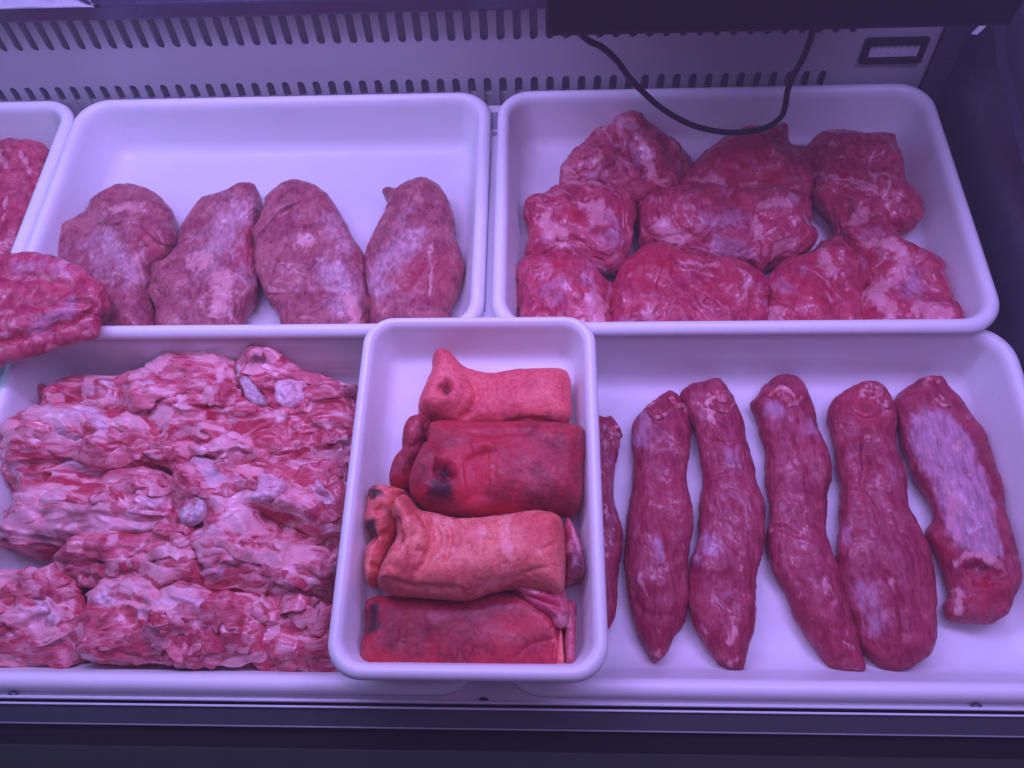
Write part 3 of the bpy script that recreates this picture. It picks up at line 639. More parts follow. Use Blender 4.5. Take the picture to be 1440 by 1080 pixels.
leg([(383,292),(450,270),(520,255),(600,252),(700,256),(800,262),(845,288),(850,350),(862,395),(800,435),(750,445),(712,480),(690,455),(600,445),(520,435),(450,425),(385,405),(376,340)], 0.070, [
    ('F', B((700,290),(760,285),(830,275)), 10, 1), ('F', B((705,300),(710,350),(720,380)), 8, 1), ('F', B((750,405),(810,400)), 14, 0.95), ('F', B((430,320),(470,370),(520,410)), 16, 0.8), ('S', B((580,390),(650,420),(690,400)), 22, 0.9), ('S', B((540,330),(680,330)), 24, 0.6), ('r', B((770,320),(790,380)), 22, 0.003), ('g', B((705,320),(715,410)), 5, 0.004), ('R', B((560,265),(680,270)), 12, 0.8)]
    + [('g', B((585+12*i, 322),(588+12*i, 358)), 2, 0.0012) for i in range(5)], 'widest pork chunk in the tray with scored purple face and white fat end', p=2.4)
leg([(50,505),(60,460),(90,435),(160,428),(220,440),(270,470),(300,500),(320,525),(318,600),(300,680),(70,680),(50,570)], 0.060, [
    ('F', B((280,525),(270,570),(300,600)), 22, 1), ('R', B((150,450),(190,455)), 12, 1), ('S', B((130,500),(180,540)), 22, 0.6), ('g', B((230,490),(245,560)), 5, 0.003)], 'rounded pork chunk with white fat corner beside the left wall', fn=None)
leg([(315,512),(340,462),(390,420),(440,408),(490,424),(560,438),(650,450),(710,480),(742,520),(735,580),(720,680),(320,680),(303,590)], 0.060, [
    ('R', B((350,500),(430,440),(480,500)), 40, 0.9), ('F', B((430,575),(400,600)), 14, 0.8), ('F', B((660,465),(690,500),(650,560)), 5, 0.8), ('F', B((480,440),(560,450),(620,455)), 5, 0.7), ('g', B((490,440),(470,520),(450,590)), 6, 0.004), ('g', B((600,480),(570,560)), 5, 0.003), ('R', B((560,500),(680,500)), 36, 0.5)], 'long bright red pork chunk with smeared grain along the front wall', fn=(40, 0.3, 0.16, 0.5), p=2.4)
leg([(732,500),(760,465),(795,445),(850,425),(880,395),(930,388),(985,440),(1006,490),(990,560),(985,680),(735,680),(725,580)], 0.060, [
    ('F', B((870,410),(910,450),(930,490)), 14, 0.9), ('F', B((740,580),(790,600)), 13, 0.95), ('S', B((760,500),(820,530)), 12, 0.4), ('R', B((790,520),(900,560)), 50, 0.6), ('g', B((930,460),(950,540),(900,590)), 5, 0.003)], 'plump pork chunk with white fat streak between red pieces', fn=(40, 0.35, 0.16, 0.5))
leg([(925,375),(970,355),(1040,348),(1080,362),(1110,400),(1170,430),(1210,460),(1225,510),(1242,570),(1255,680),(985,690),(965,580),(1000,510),(985,450)], 0.066, [
    ('rP', B((985,430),(1020,410),(1080,415),(1090,450),(1040,490),(1000,480)), 6, 0.0025), ('RP', B((985,430),(1020,410),(1080,415),(1090,450),(1040,490),(1000,480)), 4, 0.3),
    ('F', B((970,400),(1030,392),(1090,400),(1110,450),(1080,500),(1010,530),(980,590)), 10, 0.95), ('F', B((1000,520),(1060,560),(1090,600)), 14, 0.9), ('F', B((1130,560),(1200,580),(1250,590)), 12, 0.95), ('S', B((1130,470),(1150,530)), 22, 0.8), ('S', B((960,370),(1060,360)), 10, 0.5)], 'pork chunk with smooth round muscle ringed by white fat beside right wall', fn=None)

# ================================================================== front right tray: tenderloins
def C(*p): return zp(840, 480, 2.16, p)
GT = 'pork tenderloins side by side'
TN = ((26, 0.0034, 'f', (1, 1, 1)), (60, 0.0015, 'f', (1, 0.7, 1)), (30, 0.0007, 't', (1.2, 0.5, 1)), (160, 0.0005, 'f', (1, 1, 1)))
def loin(pts, H, feats, label, **k):
    o = sculpt('pork_tenderloin', [layer(C(*pts), FF, H*0.86, p=2.3, D=0.85, hn=0.14, hf=16)], M['loin'], noise=TN, feats=[(f[0], f[1], f[2], f[3]*0.72) if f[0] == 'F' else f for f in feats], floor=FF, wall=(0.0515, -0.022, 0.0785), **k)
    tag(o, label, 'meat', GT); P = np.array(C(*pts)); t = P[P[:, 1].argmin()]; bt = P[P[:, 1].argmax()]
    for i in range(3):
        c = t + np.array([rs.uniform(-14, 22), rs.uniform(6, 30)]); a = rs.normal(0.2, 0.6); d = np.array([math.cos(a), math.sin(a)])*rs.uniform(20, 44); nr = np.array([-d[1], d[0]])*rs.uniform(-0.4, 0.4)
        ribbon(o, [tuple(c-d/2), tuple(c-d*0.2+nr), tuple(c+d*0.2+nr), tuple(c+d/2)], rs.uniform(4, 8), rs.uniform(0.0012, 0.0026), ('loin', 'loin', 'flesh')[i], 'meat_strip')
loin([(-60,250),(15,235),(45,232),(70,290),(50,400),(52,480),(77,600),(66,720),(45,860),(-30,880),(-60,600)], 0.034, [('F', C((40,240),(60,280),(50,360)), 5, 0.6), ('S', C((30,300),(60,550)), 8, 0.4)], 'tenderloin mostly hidden under the edge of the small tray')
loin([(108,250),(140,210),(180,175),(215,152),(245,165),(265,215),(282,270),(277,350),(272,420),(287,500),(292,560),(277,650),(272,740),(277,800),(270,860),(230,912),(190,967),(165,967),(140,920),(115,870),(100,800),(85,730),(80,650),(90,540),(105,430),(104,330)], 0.042, [
    ('S', C((150,210),(140,270),(120,330)), 18, 0.8), ('F', C((175,185),(160,230)), 6, 0.7), ('F', C((165,950),(190,945)), 9, 0.9), ('F', C((120,700),(160,780)), 4, 0.7), ('F', C((180,850),(185,890)), 5, 0.6), ('S', C((180,600),(190,660)), 7, 0.7), ('g', C((105,790),(160,830),(250,830)), 5, 0.002), ('F', C((262,610),(268,640)), 5, 0.7), ('R', C((190,420),(180,600)), 26, 0.3), ('F', C((160,500),(240,505)), 2, 0.5)], 'darkest slim tenderloin lying beside the small tray')
loin([(248,160),(290,130),(350,120),(378,130),(402,165),(430,220),(450,290),(470,370),(490,440),(510,520),(508,600),(490,690),(482,780),(474,880),(455,950),(440,997),(390,997),(350,960),(310,900),(285,840),(270,760),(280,680),(302,600),(312,500),(320,420),(308,330),(288,260),(255,210)], 0.046, [
    ('F', C((290,185),(340,200),(360,270)), 7, 0.9), ('F', C((350,150),(400,175)), 7, 0.6), ('s', C((440,290),(390,300),(340,240)), 16, 0.004), ('g', C((330,300),(400,310),(440,300)), 3, 0.003), ('S', C((330,590),(350,650)), 14, 1), ('S', C((300,650),(310,670)), 7, 1), ('F', C((420,850),(410,900),(390,915)), 7, 0.95), ('F', C((310,860),(330,890)), 4, 0.7), ('F', C((430,960),(400,990)), 7, 0.8), ('S', C((400,320),(420,380)), 14, 0.5), ('g', C((400,400),(350,420)), 3, 0.002), ('F', C((385,375),(440,385)), 2, 0.7), ('g', C((330,740),(360,700),(375,740)), 3, 0.0015), ('K', C((290,140),(360,125)), 7, 0.35)], 'tenderloin with white fat knot at top and glossy patch at middle')
loin([(460,195),(480,170),(512,130),(560,108),(602,115),(640,160),(660,210),(670,270),(700,340),(712,410),(700,480),(690,560),(700,620),(722,680),(745,740),(780,860),(800,930),(812,1002),(760,1002),(700,980),(650,920),(600,830),(570,760),(530,690),(514,600),(520,520),(510,430),(505,330),(490,260)], 0.044, [
    ('S', C((500,200),(540,210),(560,190)), 12, 0.9), ('S', C((640,230),(650,290)), 10, 0.6), ('F', C((690,720),(695,800)), 5, 0.8), ('F', C((740,905),(780,940)), 5, 0.9), ('F', C((600,720),(620,780)), 6, 0.5), ('g', C((525,560),(570,570),(610,590)), 4, 0.003), ('s', C((720,680),(650,680),(600,720)), 24, 0.003), ('F', C((800,985),(780,1000)), 7, 0.6), ('K', C((520,135),(600,120)), 9, 0.4), ('F', C((520,580),(540,570)), 6, 0.7), ('S', C((620,880),(680,960)), 8, 0.3)], 'tenderloin with slender tail bending toward its neighbour')
loin([(698,215),(740,160),(790,130),(840,122),(880,150),(902,200),(907,260),(902,330),(932,400),(942,490),(972,570),(1012,650),(1022,750),(1027,850),(1020,930),(970,982),(910,1007),(850,980),(800,930),(770,850),(740,760),(725,680),(730,560),(740,460),(730,380),(715,300)], 0.048, [
    ('g', C((820,260),(815,340),(800,450)), 8, 0.005), ('g', C((770,455),(810,460),(845,510),(856,560)), 3, 0.0025), ('s', C((790,460),(805,380),(800,280)), 18, 0.004), ('S', C((755,560),(760,620)), 7, 0.8), ('S', C((790,720),(830,800),(860,900)), 16, 0.7), ('F', C((900,720),(895,780)), 5, 0.6), ('g', C((850,680),(900,740),(930,850),(930,950)), 5, 0.003), ('F', C((780,170),(830,150),(890,230)), 6, 0.7), ('R', C((800,200),(850,190)), 26, 0.9), ('K', C((800,180),(840,210)), 7, 0.4), ('F', C((740,270),(735,240)), 5, 0.7), ('g', C((770,215),(820,235),(880,215)), 4, 0.004), ('S', C((890,380),(910,420)), 10, 0.4)]
    + [('F', C((815+2*i,285+14*i),(860-2*i,290+13*i)), 1.4, 0.8) for i in range(5)], 'broadest tenderloin, split lengthwise with stringy red opening')
loin([(903,185),(940,140),(980,120),(1030,113),(1060,150),(1110,200),(1160,270),(1192,350),(1222,440),(1238,540),(1262,620),(1278,700),(1272,770),(1222,842),(1150,857),(1070,847),(1053,805),(1075,772),(1062,722),(1030,650),(1000,585),(1018,545),(1012,500),(972,430),(932,340),(918,260)], 0.050, [
    ('SP', C((950,220),(1000,205),(1080,220),(1110,260),(1180,400),(1220,560),(1240,660),(1140,650),(1060,590),(1050,500),(980,360),(950,300)), 10, 1), ('F', C((1040,420),(1080,480),(1080,560),(1100,620)), 12, 0.7), ('F', C((1090,300),(1105,330)), 8, 0.9), ('F', C((1080,690),(1110,660),(1180,650),(1250,700)), 7, 1), ('F', C((1080,740),(1100,790),(1090,840)), 9, 0.95), ('gP', C((1115,690),(1150,675),(1215,685),(1240,720),(1200,745),(1140,740)), 6, 0.007), ('K', C((1130,685),(1200,690)), 6, 0.5), ('R', C((1150,750),(1220,740)), 26, 0.7), ('R', C((1020,600),(1060,660)), 14, 0.7), ('S', C((960,230),(970,300)), 6, 1)], 'tenderloin wrapped in pale purple silverskin with hollow cut end', sil_noise=(36, 0.3, 0.2, 0.4))

# ================================================================== small tray: snouts
def S(*p): return zp(440, 430, 2.0, p)
GS = 'singed pig snouts stacked in the small tray'
SN = ((22, 0.0022, 'f', (1, 1, 1)), (60, 0.0008, 'f', (1, 1, 1)), (150, 0.00035, 'r', (1, 1, 1)))
s1 = sculpt('pig_snout', [layer(S((340,215),(340,160),(352,144),(372,139),(398,152),(420,180),(470,196),(510,202),(540,195),(580,188),(650,187),(705,192),(722,215),(724,270),(722,318),(695,345),(640,345),(560,350),(450,352),(385,342),(335,326),(300,305),(305,270),(325,235)), FS, 0.050, p=2.4, D=0.85, hn=0.10),
     layer(S((340,190),(345,150),(370,140),(398,153),(425,190),(445,240),(435,285),(390,325),(340,325),(302,302),(312,260)), FS, 0.058, p=2.2, D=0.7, hn=0.05)], M['skin'], noise=SN, wob=7, feats=[
    ('g', S((440,200),(462,240),(448,285),(410,325)), 5, 0.0065), ('g', S((475,205),(485,250),(470,300)), 4, 0.003), ('K', S((368,222),(380,240)), 8, 0.9), ('g', S((364,212),(375,226),(386,242)), 9, 0.013), ('F', S((362,205),(366,212)), 3, 1), ('r', S((352,250),(395,262),(430,235)), 12, 0.003), ('g', S((510,205),(512,250),(520,310)), 3, 0.002), ('g', S((530,345),(600,325),(660,330),(690,345)), 6, 0.006), ('K', S((530,312),(560,318),(580,308)), 6, 0.45), ('K', S((660,310),(700,320)), 10, 0.4), ('r', S((670,310),(720,305)), 14, 0.004), ('K', S((330,310),(380,330)), 6, 0.3)], floor=FS)
tag(s1, 'clean pink pig snout with round nostril, at the back of stack', 'pig snout', GS)
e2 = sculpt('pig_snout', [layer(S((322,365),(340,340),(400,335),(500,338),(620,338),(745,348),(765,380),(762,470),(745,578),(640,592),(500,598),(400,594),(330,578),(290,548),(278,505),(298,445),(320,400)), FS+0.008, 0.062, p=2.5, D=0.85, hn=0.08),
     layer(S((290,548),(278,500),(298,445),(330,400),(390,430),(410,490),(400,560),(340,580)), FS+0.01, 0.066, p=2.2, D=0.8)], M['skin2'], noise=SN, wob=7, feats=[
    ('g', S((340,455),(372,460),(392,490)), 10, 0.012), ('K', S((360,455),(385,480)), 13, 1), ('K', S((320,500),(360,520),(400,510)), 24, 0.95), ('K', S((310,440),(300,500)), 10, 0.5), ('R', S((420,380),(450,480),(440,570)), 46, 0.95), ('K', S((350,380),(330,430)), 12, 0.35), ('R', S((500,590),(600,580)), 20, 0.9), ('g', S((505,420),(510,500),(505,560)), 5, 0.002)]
    + [('g', S((435+11*i, 420-6*i), (430+12*i, 470), (445+9*i, 560)), 3.0, 0.0042) for i in range(6)] + [('g', S((470+14*i, 405), (480+13*i, 425)), 3, 0.002) for i in range(4)] + [('K', S((600,470),(680,480),(730,450)), 40, 0.28), ('r', S((440,400),(470,390),(520,400)), 8, 0.003), ('g', S((420,352),(520,360),(640,345)), 4, 0.002), ('K', S((560,560),(680,560),(740,520)), 34, 0.5), ('K', S((480,520),(560,540)), 22, 0.35), ('K', S((640,430),(740,400)), 20, 0.25)], red_noise=(20, -0.1, 0.3, 0.5), floor=FS)  # wide K strokes paint shade on the rounded right and lower side
tag(e2, 'red stained pig snout with blackened hairy nostril', 'pig snout', GS)
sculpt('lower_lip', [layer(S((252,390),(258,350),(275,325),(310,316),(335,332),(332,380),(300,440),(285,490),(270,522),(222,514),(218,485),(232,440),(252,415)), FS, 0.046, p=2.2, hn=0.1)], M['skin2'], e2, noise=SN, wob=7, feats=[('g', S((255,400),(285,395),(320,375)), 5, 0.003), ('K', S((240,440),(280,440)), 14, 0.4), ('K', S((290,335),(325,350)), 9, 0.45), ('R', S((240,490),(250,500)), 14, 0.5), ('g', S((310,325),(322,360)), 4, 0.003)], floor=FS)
e3 = sculpt('pig_snout', [layer(S((232,585),(245,550),(270,540),(300,580),(340,590),(430,605),(550,595),(640,583),(695,600),(708,640),(710,720),(708,790),(690,815),(620,795),(540,800),(430,828),(330,822),(250,815),(200,798),(194,765),(215,710),(235,650)), FS+0.018, 0.058, p=2.5, D=0.85, hn=0.08),
     layer(S((200,798),(194,760),(220,700),(235,640),(232,590),(250,555),(285,580),(310,640),(300,720),(270,800)), FS+0.02, 0.064, p=2.2, D=0.8)], M['skin3'], noise=SN, wob=7, fat_noise=(26, -0.05, 0.4, 0.55), feats=[
    ('K', S((252,646),(256,654)), 4, 0.95), ('g', S((250,640),(258,658)), 5, 0.009), ('g', S((235,590),(228,640),(240,690)), 7, 0.006), ('g', S((300,590),(330,640),(325,700),(290,760)), 5, 0.0065), ('g', S((335,600),(350,640),(345,690)), 4.5, 0.0055), ('g', S((370,605),(385,650),(370,720)), 4, 0.004), ('r', S((270,590),(300,640),(295,690)), 10, 0.005), ('F', S((230,610),(240,680)), 7, 0.6), ('R', S((600,620),(690,640)), 28, 0.5), ('K', S((420,720),(500,760)), 24, 0.22), ('g', S((560,770),(620,745),(680,735)), 3, 0.0015), ('g', S((640,690),(665,672),(690,665)), 2.5, 0.002), ('g', S((420,640),(500,660),(560,650)), 3, 0.0015), ('g', S((200,770),(300,790),(430,800)), 5, 0.003), ('R', S((260,560),(290,590)), 14, 0.5)], floor=FS)
tag(e3, 'pale pink pig snout with folded wrinkles and cut end', 'pig snout', GS)
sculpt('lower_lip', [layer(S((160,560),(162,530),(185,514),(230,516),(270,532),(250,560),(238,600),(235,640),(215,690),(200,735),(190,780),(160,790),(150,740),(152,690),(172,655),(152,625),(155,595)), FS+0.006, 0.048, p=2.2, hn=0.1)], M['skin3'], e3, noise=SN, wob=7, feats=[
    ('K', S((165,545),(170,525),(190,516)), 12, 1), ('K', S((160,600),(165,625),(180,635)), 13, 1), ('K', S((205,570),(222,600)), 7, 0.5), ('g', S((172,575),(200,572)), 5, 0.006), ('g', S((165,650),(215,640)), 5, 0.004), ('F', S((170,718),(195,728)), 4, 0.9), ('g', S((160,730),(200,735)), 4, 0.003)], floor=FS)
sculpt('cut_flap', [layer(S((560,790),(620,785),(700,800),(722,840),(725,880),(703,912),(680,905),(655,878),(600,845)), FS+0.014, 0.034, p=2.4)], M['flesh'], e3, feats=[('F', S((690,870),(705,905)), 10, 0.9), ('R', S((630,822),(690,825)), 9, 1), ('g', S((600,820),(700,850)), 4, 0.003), ('F', S((610,800),(640,810)), 6, 0.6)], floor=FS)
sculpt('cut_end', [layer(S((706,612),(725,610),(738,640),(756,690),(766,740),(762,768),(735,778),(708,785),(704,700)), FS, 0.050, p=2.6)], M['flesh'], e3, feats=[('F', S((728,622),(742,660),(760,715)), 2.6, 1), ('K', S((735,690),(745,750)), 20, 0.75), ('F', S((712,660),(720,690)), 7, 0.7)], floor=FS)
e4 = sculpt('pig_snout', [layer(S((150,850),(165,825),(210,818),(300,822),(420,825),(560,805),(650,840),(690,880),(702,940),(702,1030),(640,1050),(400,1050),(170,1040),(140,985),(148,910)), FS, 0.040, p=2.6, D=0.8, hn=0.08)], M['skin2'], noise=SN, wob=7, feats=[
    ('K', S((160,840),(175,870),(165,920)), 13, 0.95), ('K', S((230,850),(215,960)), 22, 0.55), ('K', S((420,845),(560,840)), 16, 0.5), ('g', S((265,850),(245,960)), 6, 0.003), ('g', S((310,850),(320,960)), 6, 0.0015), ('R', S((480,860),(520,880)), 24, 0.6), ('g', S((560,990),(620,950),(680,940)), 3, 0.002), ('F', S((680,900),(692,1000)), 7, 0.5), ('R', S((640,960),(690,985)), 26, 0.5), ('K', S((200,900),(300,910),(420,870),(540,860)), 40, 0.5)], red_noise=(20, -0.1, 0.3, 0.6), floor=FS)  # besides singed marks, broad K strokes paint shade from the snout behind
tag(e4, 'dark shadowed pig snout at the front end of the stack', 'pig snout', GS)
sculpt('skin_edge', [layer(S((690,905),(700,895),(706,930),(706,1020),(682,1030),(684,960)), FS+0.001, 0.034, p=3, D=0.7)], M['skin3'], e4, vox=0.0013, floor=FS)
sculpt('cut_end', [layer(S((704,850),(735,840),(742,900),(740,1000),(720,1020),(706,1000)), FS, 0.034, p=2.6)], M['flesh'], e4, feats=[('F', S((720,860),(728,900)), 7, 0.5)], floor=FS)
o = sculpt('meat_crumb', [layer(S((137,650),(143,643),(151,650),(149,660),(140,660)), FS, 0.006, p=2)], M['flesh'], vox=0.0007, noise=((200, 0.0008, 'f', (1, 1, 1)),), smooth=1, feats=[('K', S((140,650),(148,655)), 8, 0.8)], floor=FS)
tag(o, 'tiny dark crumb of meat on the small tray floor', 'scrap')

# ================================================================== front left tray: neck bones
def D_(*p): return zp(0, 480, 2.25, p)
GN = 'heaped pork neck bones'
NN = ((9, 0.0060, 't', (0.30, 1.3, 1.2)), (19, 0.0026, 't', (0.32, 1.2, 1.1)), (20, 0.0040, 'f', (0.5, 1, 1)), (150, 0.0004, 'f', (0.5, 1, 1)))
def rand_flaps(pts, n, amp=0.006):
    P = np.array(D_(*pts)); mn, mx = P.min(0), P.max(0); out = []
    for i in range(n):
        for _ in range(20):
            c = mn + (mx-mn)*rs.rand(2)
            if poly_dist(np.array([c[0]]), np.array([c[1]]), P)[0] > 8: break
        a = rs.normal(0.0, 0.55) + (math.pi if rs.rand() < 0.5 else 0); ln = rs.uniform(25, 70)
        t = np.linspace(-0.5, 0.5, 5); d = np.array([math.cos(a), math.sin(a)]); nrm = np.array([-d[1], d[0]])
        line = [tuple(c + d*ln*tt + nrm*(rs.uniform(-8, 8) + 14*(tt*tt))) for tt in t]
        out.append(('s', line, rs.uniform(8, 20), amp*rs.uniform(0.6, 1.3)))
        if rs.rand() < 0.55: out.append(('F' if rs.rand() < 0.6 else 'R', [(x+2, y-3) for x, y in line], rs.uniform(3, 9), rs.uniform(0.5, 0.95)))
    for i in range(n):
        c = mn + (mx-mn)*rs.rand(2); a = rs.normal(0.0, 0.7); ln = rs.uniform(12, 34); d = np.array([math.cos(a), math.sin(a)])
        out.append((rs.choice(['r', 'g']), [tuple(c-d*ln/2), tuple(c+np.array([0, rs.uniform(-6, 6)])), tuple(c+d*ln/2)], rs.uniform(2.5, 6), rs.uniform(0.002, 0.0045)))
    return out
def neck(pts, zb, H, feats, label, nf=9, p=2.3, D=0.8, fn=(19, 0.04, 0.2, 0.85), **k):
    cy = sum(p[1] for p in pts)/len(pts); pts = [(x, cy + (y-cy)*(1.13 if cy < 850 else 1.0)) for x, y in pts]
    o = sculpt('neck_bone', [layer(D_(*pts), zb, H, p=p, D=D, hn=0.30, hf=24)], M['neck'], noise=NN, feats=rand_flaps(pts, nf//2) + list(feats), fat_noise=fn, red_noise=(18, 0.02, 0.22, 0.8), sil_noise=(16, 0.18, 0.2, 0.8), floor=FF, wall=(0.0515, -0.022, 0.0785), wob=6, vox=0.0016, smooth=1, fat_up=0.2, post=1, **k)
    tag(o, label, 'meat', GN); TODO.append((o, pts, nf)); return o
TODO = []
def knob(parent, px, zb, H, mat='cart', name='bone_end'):
    V = np.zeros(len(parent.data.vertices)*3, np.float32); parent.data.vertices.foreach_get('co', V); V = V.reshape(-1, 3) + np.array(parent.location)
    q = to_px(V); ins = poly_dist(q[:, 0], q[:, 1], np.array(D_(*px))) > 0
    zt = np.percentile(V[ins][:, 2], 88) if ins.any() else zb + H
    return sculpt(name, [layer(D_(*px), zt-0.010, 0.0135, p=2.4, D=0.6, hn=0.4, hf=70)], M[mat], parent, vox=0.0011, noise=((60, 0.0022, 'f', (1, 1, 1)), (130, 0.0012, 'r', (1, 1, 1))), wob=4, red_noise=(60, 0.05, 0.3, 0.7))
def strips(parent, pts, n, extra=()):
    P = np.array(D_(*pts)); mn, mx = P.min(0), P.max(0)
    for path, wd, mat, nm in extra: ribbon(parent, D_(*path), wd, 0.0028, mat, nm)
    for i in range(n):
        c = mn + (mx-mn)*rs.rand(2)
        if poly_dist(np.array([c[0]]), np.array([c[1]]), P)[0] < 4: continue
        a = rs.normal(0.0, 0.3); ln = rs.uniform(70, 170); d = np.array([math.cos(a), math.sin(a)]); nr = np.array([-d[1], d[0]]); bend = rs.uniform(-16, 16)
        path = [tuple(c + d*ln*t + nr*(bend*(1-4*t*t) + rs.uniform(-5, 5))) for t in np.linspace(-0.5, 0.5, 6)]
        mat = ('neck', 'fatm', 'neck', 'flesh', 'neck')[rs.randint(5)]
        ribbon(parent, path, rs.uniform(8, 12 if mat == 'fatm' else 22), rs.uniform(0.0014, 0.0026), mat, 'fat_strip' if mat == 'fatm' else 'meat_strip')
n1 = neck([(170,240),(185,180),(240,140),(330,140),(420,135),(480,135),(530,90),(600,75),(660,70),(720,85),(760,120),(800,200),(830,260),(790,310),(640,310),(540,300),(460,260),(360,250),(260,250),(190,265)], FF, 0.074, [('F', D_((480,220),(600,260),(760,270)), 12, 0.9), ('S', D_((690,170),(705,215)), 9, 1), ('S', D_((575,190),(580,220)), 6, 1), ('S', D_((330,190),(380,200)), 12, 0.6), ('K', D_((200,170),(300,145),(430,140)), 7, 0.4)], 'long neck bone with dark rim along the back of the heap')
sculpt('meat_curl', [layer(D_((120,150),(132,133),(148,135),(152,170),(150,195),(170,205),(165,225),(185,240),(150,262),(120,240),(105,215),(125,212),(130,190)), FF+0.02, 0.022, p=2)], M['neck'], n1, vox=0.0012)
n2 = neck([(755,130),(790,65),(820,38),(860,52),(920,78),(950,110),(1000,125),(1110,150),(1160,180),(1160,310),(1080,280),(980,280),(900,290),(855,275),(820,230),(775,190)], FF+0.004, 0.078, [('F', D_((830,90),(900,85),(940,110)), 8, 0.8), ('g', D_((760,110),(790,160),(820,200)), 8, 0.008), ('K', D_((790,50),(850,50)), 6, 0.6)], 'peaked neck bone with white round joint at the rear of heap')
knob(n2, [(870,150),(885,120),(930,115),(970,135),(980,175),(960,200),(910,210),(875,195)], FF+0.058, 0.030)
knob(n2, [(750,85),(770,80),(800,130),(840,180),(840,205),(800,200),(775,165)], FF+0.060, 0.022, 'grist', 'gristle')
knob(n2, [(865,225),(900,220),(920,240),(900,270),(872,272)], FF+0.06, 0.016, 'fatm', 'fat_lobe')
n3 = neck([(75,315),(130,272),(200,235),(260,220),(350,225),(450,235),(520,270),(560,320),(565,360),(560,400),(500,430),(380,450),(300,470),(230,470),(140,525),(90,535),(50,485),(42,400),(62,355)], FF, 0.074, [('s', D_((570,345),(420,340),(340,325),(250,300),(160,330)), 26, 0.008), ('F', D_((560,342),(420,337),(340,322)), 4, 0.9), ('S', D_((230,235),(300,230),(340,300)), 14, 0.9), ('K', D_((180,340),(260,350),(200,390)), 22, 0.45), ('F', D_((100,300),(180,260)), 8, 0.6), ('g', D_((100,400),(200,370),(280,360)), 7, 0.006), ('R', D_((400,260),(480,290)), 26, 0.6)], 'broad neck bone with membrane fold beside the left wall')
n4 = neck([(540,310),(600,268),(700,288),(780,318),(850,350),(840,395),(740,410),(640,400),(560,420),(480,400),(500,350)], FF+0.010, 0.072, [('F', D_((560,290),(640,280)), 7, 0.8), ('S', D_((540,345),(545,380)), 5, 0.9), ('F', D_((640,330),(700,360)), 7, 0.6)], 'short ribbed neck bone wedged in the middle of heap', nf=6)
n5 = neck([(850,345),(890,315),(920,272),(1000,258),(1090,262),(1160,280),(1160,420),(1060,420),(1000,395),(930,400),(870,390)], FF+0.002, 0.066, [('R', D_((950,290),(1060,290)), 26, 0.9), ('F', D_((900,330),(960,320),(1010,360)), 6, 0.7), ('K', D_((1030,330),(1100,350)), 16, 0.4)], 'dark red neck bone tucked against the small tray at rear', nf=6)
n6 = neck([(-20,600),(0,580),(60,560),(130,510),(200,460),(260,448),(330,470),(400,440),(480,445),(560,470),(590,530),(580,600),(440,625),(320,620),(240,670),(120,695),(40,675),(-20,650)], FF+0.002, 0.074, [('R', D_((150,520),(260,460),(330,500)), 40, 0.9), ('F', D_((0,600),(60,590)), 16, 0.6), ('S', D_((440,490),(540,500)), 13, 0.9), ('s', D_((560,560),(440,580),(300,545)), 22, 0.006), ('K', D_((80,640),(200,620),(300,600)), 16, 0.4), ('K', D_((420,600),(540,590)), 12, 0.5)], 'ragged bright red neck bone jutting toward the left wall')
knob(n6, [(310,590),(330,570),(350,580),(385,600),(400,630),(370,645),(330,640),(300,620)], FF+0.055, 0.024, 'fatm', 'fat_lobe')
n7 = neck([(600,410),(640,360),(720,378),(800,388),(880,388),(960,378),(1040,388),(1130,420),(1130,620),(1040,640),(960,605),(880,580),(820,570),(740,590),(660,600),(600,560),(560,500),(570,440)], FF+0.008, 0.076, [('S', D_((740,430),(770,500)), 14, 0.9), ('F', D_((930,430),(960,500),(1040,490)), 26, 0.7), ('S', D_((980,560),(1060,600)), 12, 0.7), ('F', D_((640,370),(650,395)), 12, 0.6)], 'large pale neck bone with white curved cartilage disc')
knob(n7, [(795,500),(815,470),(830,420),(870,432),(905,455),(900,485),(860,505),(815,513)], FF+0.064, 0.024)
knob(n7, [(600,470),(625,445),(645,470),(655,530),(640,570),(590,580),(570,550),(590,510)], FF+0.058, 0.030, 'grist', 'gristle')
n8 = neck([(655,610),(700,570),(760,545),(820,535),(875,590),(890,640),(960,650),(1070,670),(1090,800),(980,810),(880,790),(780,770),(690,760),(655,690)], FF+0.004, 0.074, [('r', D_((760,560),(790,640)), 9, 0.005), ('r', D_((690,590),(740,640),(760,700)), 8, 0.005), ('r', D_((780,650),(830,690)), 8, 0.005), ('F', D_((880,660),(1000,690)), 18, 0.7), ('R', D_((740,620),(820,680)), 40, 0.6), ('F', D_((900,760),(960,770)), 8, 0.8)], 'shredded neck bone with curling red strands on top', nf=14)
n9 = neck([(225,680),(330,635),(440,635),(560,625),(650,600),(675,680),(695,750),(600,780),(480,780),(380,760),(280,760),(235,730)], FF+0.002, 0.062, [('r', D_((560,740),(600,690),(630,650)), 10, 0.005), ('F', D_((380,700),(470,690)), 14, 0.5), ('g', D_((480,640),(560,650)), 8, 0.006)], 'crumbly neck bone with small loose shreds in centre of heap', nf=12)
n10 = neck([(-70,760),(0,740),(100,728),(180,718),(260,740),(300,790),(305,850),(295,920),(275,990),(240,1035),(120,1040),(-70,1035)], FF, 0.070, [('S', D_((140,830),(150,880)), 28, 1), ('F', D_((40,760),(150,750),(260,790)), 22, 0.7), ('F', D_((60,840),(90,930)), 26, 0.8), ('r', D_((120,970),(180,930),(240,960),(250,1000),(200,1020)), 6, 0.005), ('R', D_((20,890),(60,920)), 14, 0.8), ('s', D_((290,890),(200,920),(120,950)), 20, 0.006), ('F', D_((210,890),(290,880)), 6, 0.8)], 'fattest palest neck bone in the front corner of heap', fn=(19, -0.08, 0.25, 0.9))
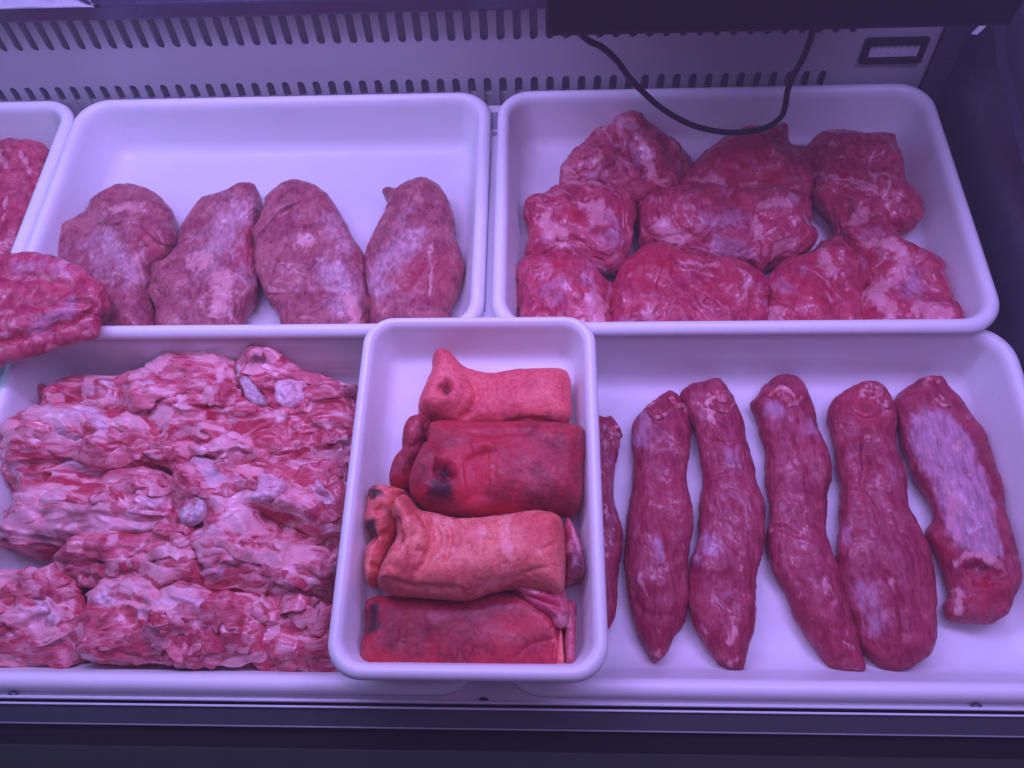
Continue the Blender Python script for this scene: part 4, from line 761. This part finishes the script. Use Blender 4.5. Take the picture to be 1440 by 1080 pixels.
n11 = neck([(285,900),(300,840),(300,800),(390,755),(520,755),(640,755),(760,775),(850,805),(885,870),(885,960),(860,1030),(700,1042),(520,1032),(400,1040),(290,1030),(275,985)], FF, 0.072, [('S', D_((310,810),(350,780)), 14, 1), ('F', D_((350,770),(500,790),(700,790)), 17, 0.85), ('s', D_((640,850),(500,850),(400,825),(330,850),(290,920)), 14, 0.007), ('F', D_((620,850),(500,848),(400,826),(335,850)), 8, 0.85), ('s', D_((860,880),(740,850),(650,840)), 30, 0.005), ('R', D_((720,900),(780,960),(720,1000)), 46, 0.8), ('g', D_((420,880),(400,960)), 8, 0.005), ('r', D_((300,930),(310,990),(340,1010)), 7, 0.004), ('S', D_((520,950),(560,925)), 6, 1), ('S', D_((670,940),(690,945)), 8, 1), ('r', D_((600,900),(640,930),(600,1000)), 10, 0.003)], 'long layered neck bone with rolled fat edge along the front wall', nf=14)
knob(n11, [(775,830),(820,820),(832,785),(845,820),(870,845),(850,865),(810,865)], FF+0.060, 0.018, 'fatm', 'fat_lobe')
n12 = neck([(790,860),(835,805),(900,790),(1000,790),(1090,800),(1090,1040),(960,1044),(835,1036),(810,960)], FF, 0.066, [('g', D_((850,820),(900,850),(960,850)), 7, 0.006), ('F', D_((880,880),(940,890)), 6, 0.8), ('F', D_((960,920),(1000,910)), 8, 0.8), ('K', D_((860,810),(940,830)), 9, 0.4)], 'rough neck bone with thorny white spurs beside small tray corner', nf=10)
neck([(620,560),(760,580),(900,560),(1130,600),(1130,720),(960,720),(760,700),(640,690)], FF, 0.056, [('K', D_((880,600),(1060,650)), 20, 0.3)], 'shadowed neck bone half buried between the pale one and the shreds', nf=6)
neck([(740,200),(800,190),(900,240),(960,280),(960,380),(860,400),(780,380),(740,290)], FF, 0.060, [('R', D_((830,260),(850,320)), 30, 0.8), ('F', D_((780,330),(840,340)), 8, 0.6)], 'small red neck bone sunk in the gap below the white joint', nf=5)
neck([(60,330),(160,230),(400,220),(700,180),(1130,230),(1130,1000),(700,1010),(330,1000),(310,760),(180,700),(110,560)], FF, 0.046, [], 'lowest neck bone, seen only through gaps in the heap', nf=0)
for b_, pts, nf in TODO: strips(b_, pts, int(nf*0.7))

# ------------------------------------------------------------------ haze volume, added to give a veil and soft glow
HAZE = 0.07
bm = bmesh.new(); box(bm, -1.6, 1.3, -0.5, 1.5, -1.25, 1.15)
o = bm_obj('haze', bm, None); tag(o, 'thin violet haze filling the case, added for a soft veil', 'haze', kind='stuff')
m = bpy.data.materials.new('veil_haze'); m.use_nodes = True; nt = m.node_tree; nt.nodes.remove(nt.nodes['Principled BSDF'])
pv = nt.nodes.new('ShaderNodeVolumePrincipled'); pv.inputs['Density'].default_value = HAZE; pv.inputs['Color'].default_value = (0.98, 0.88, 0.95, 1); pv.inputs['Anisotropy'].default_value = 0.2
L(nt, pv.outputs[0], nt.nodes['Material Output'].inputs['Volume']); o.data.materials.append(m)
print('BUILD', round(time.time()-T0, 1), 's; tris', sum(len(o.data.polygons)*2 for o in bpy.data.objects if o.type == 'MESH'))
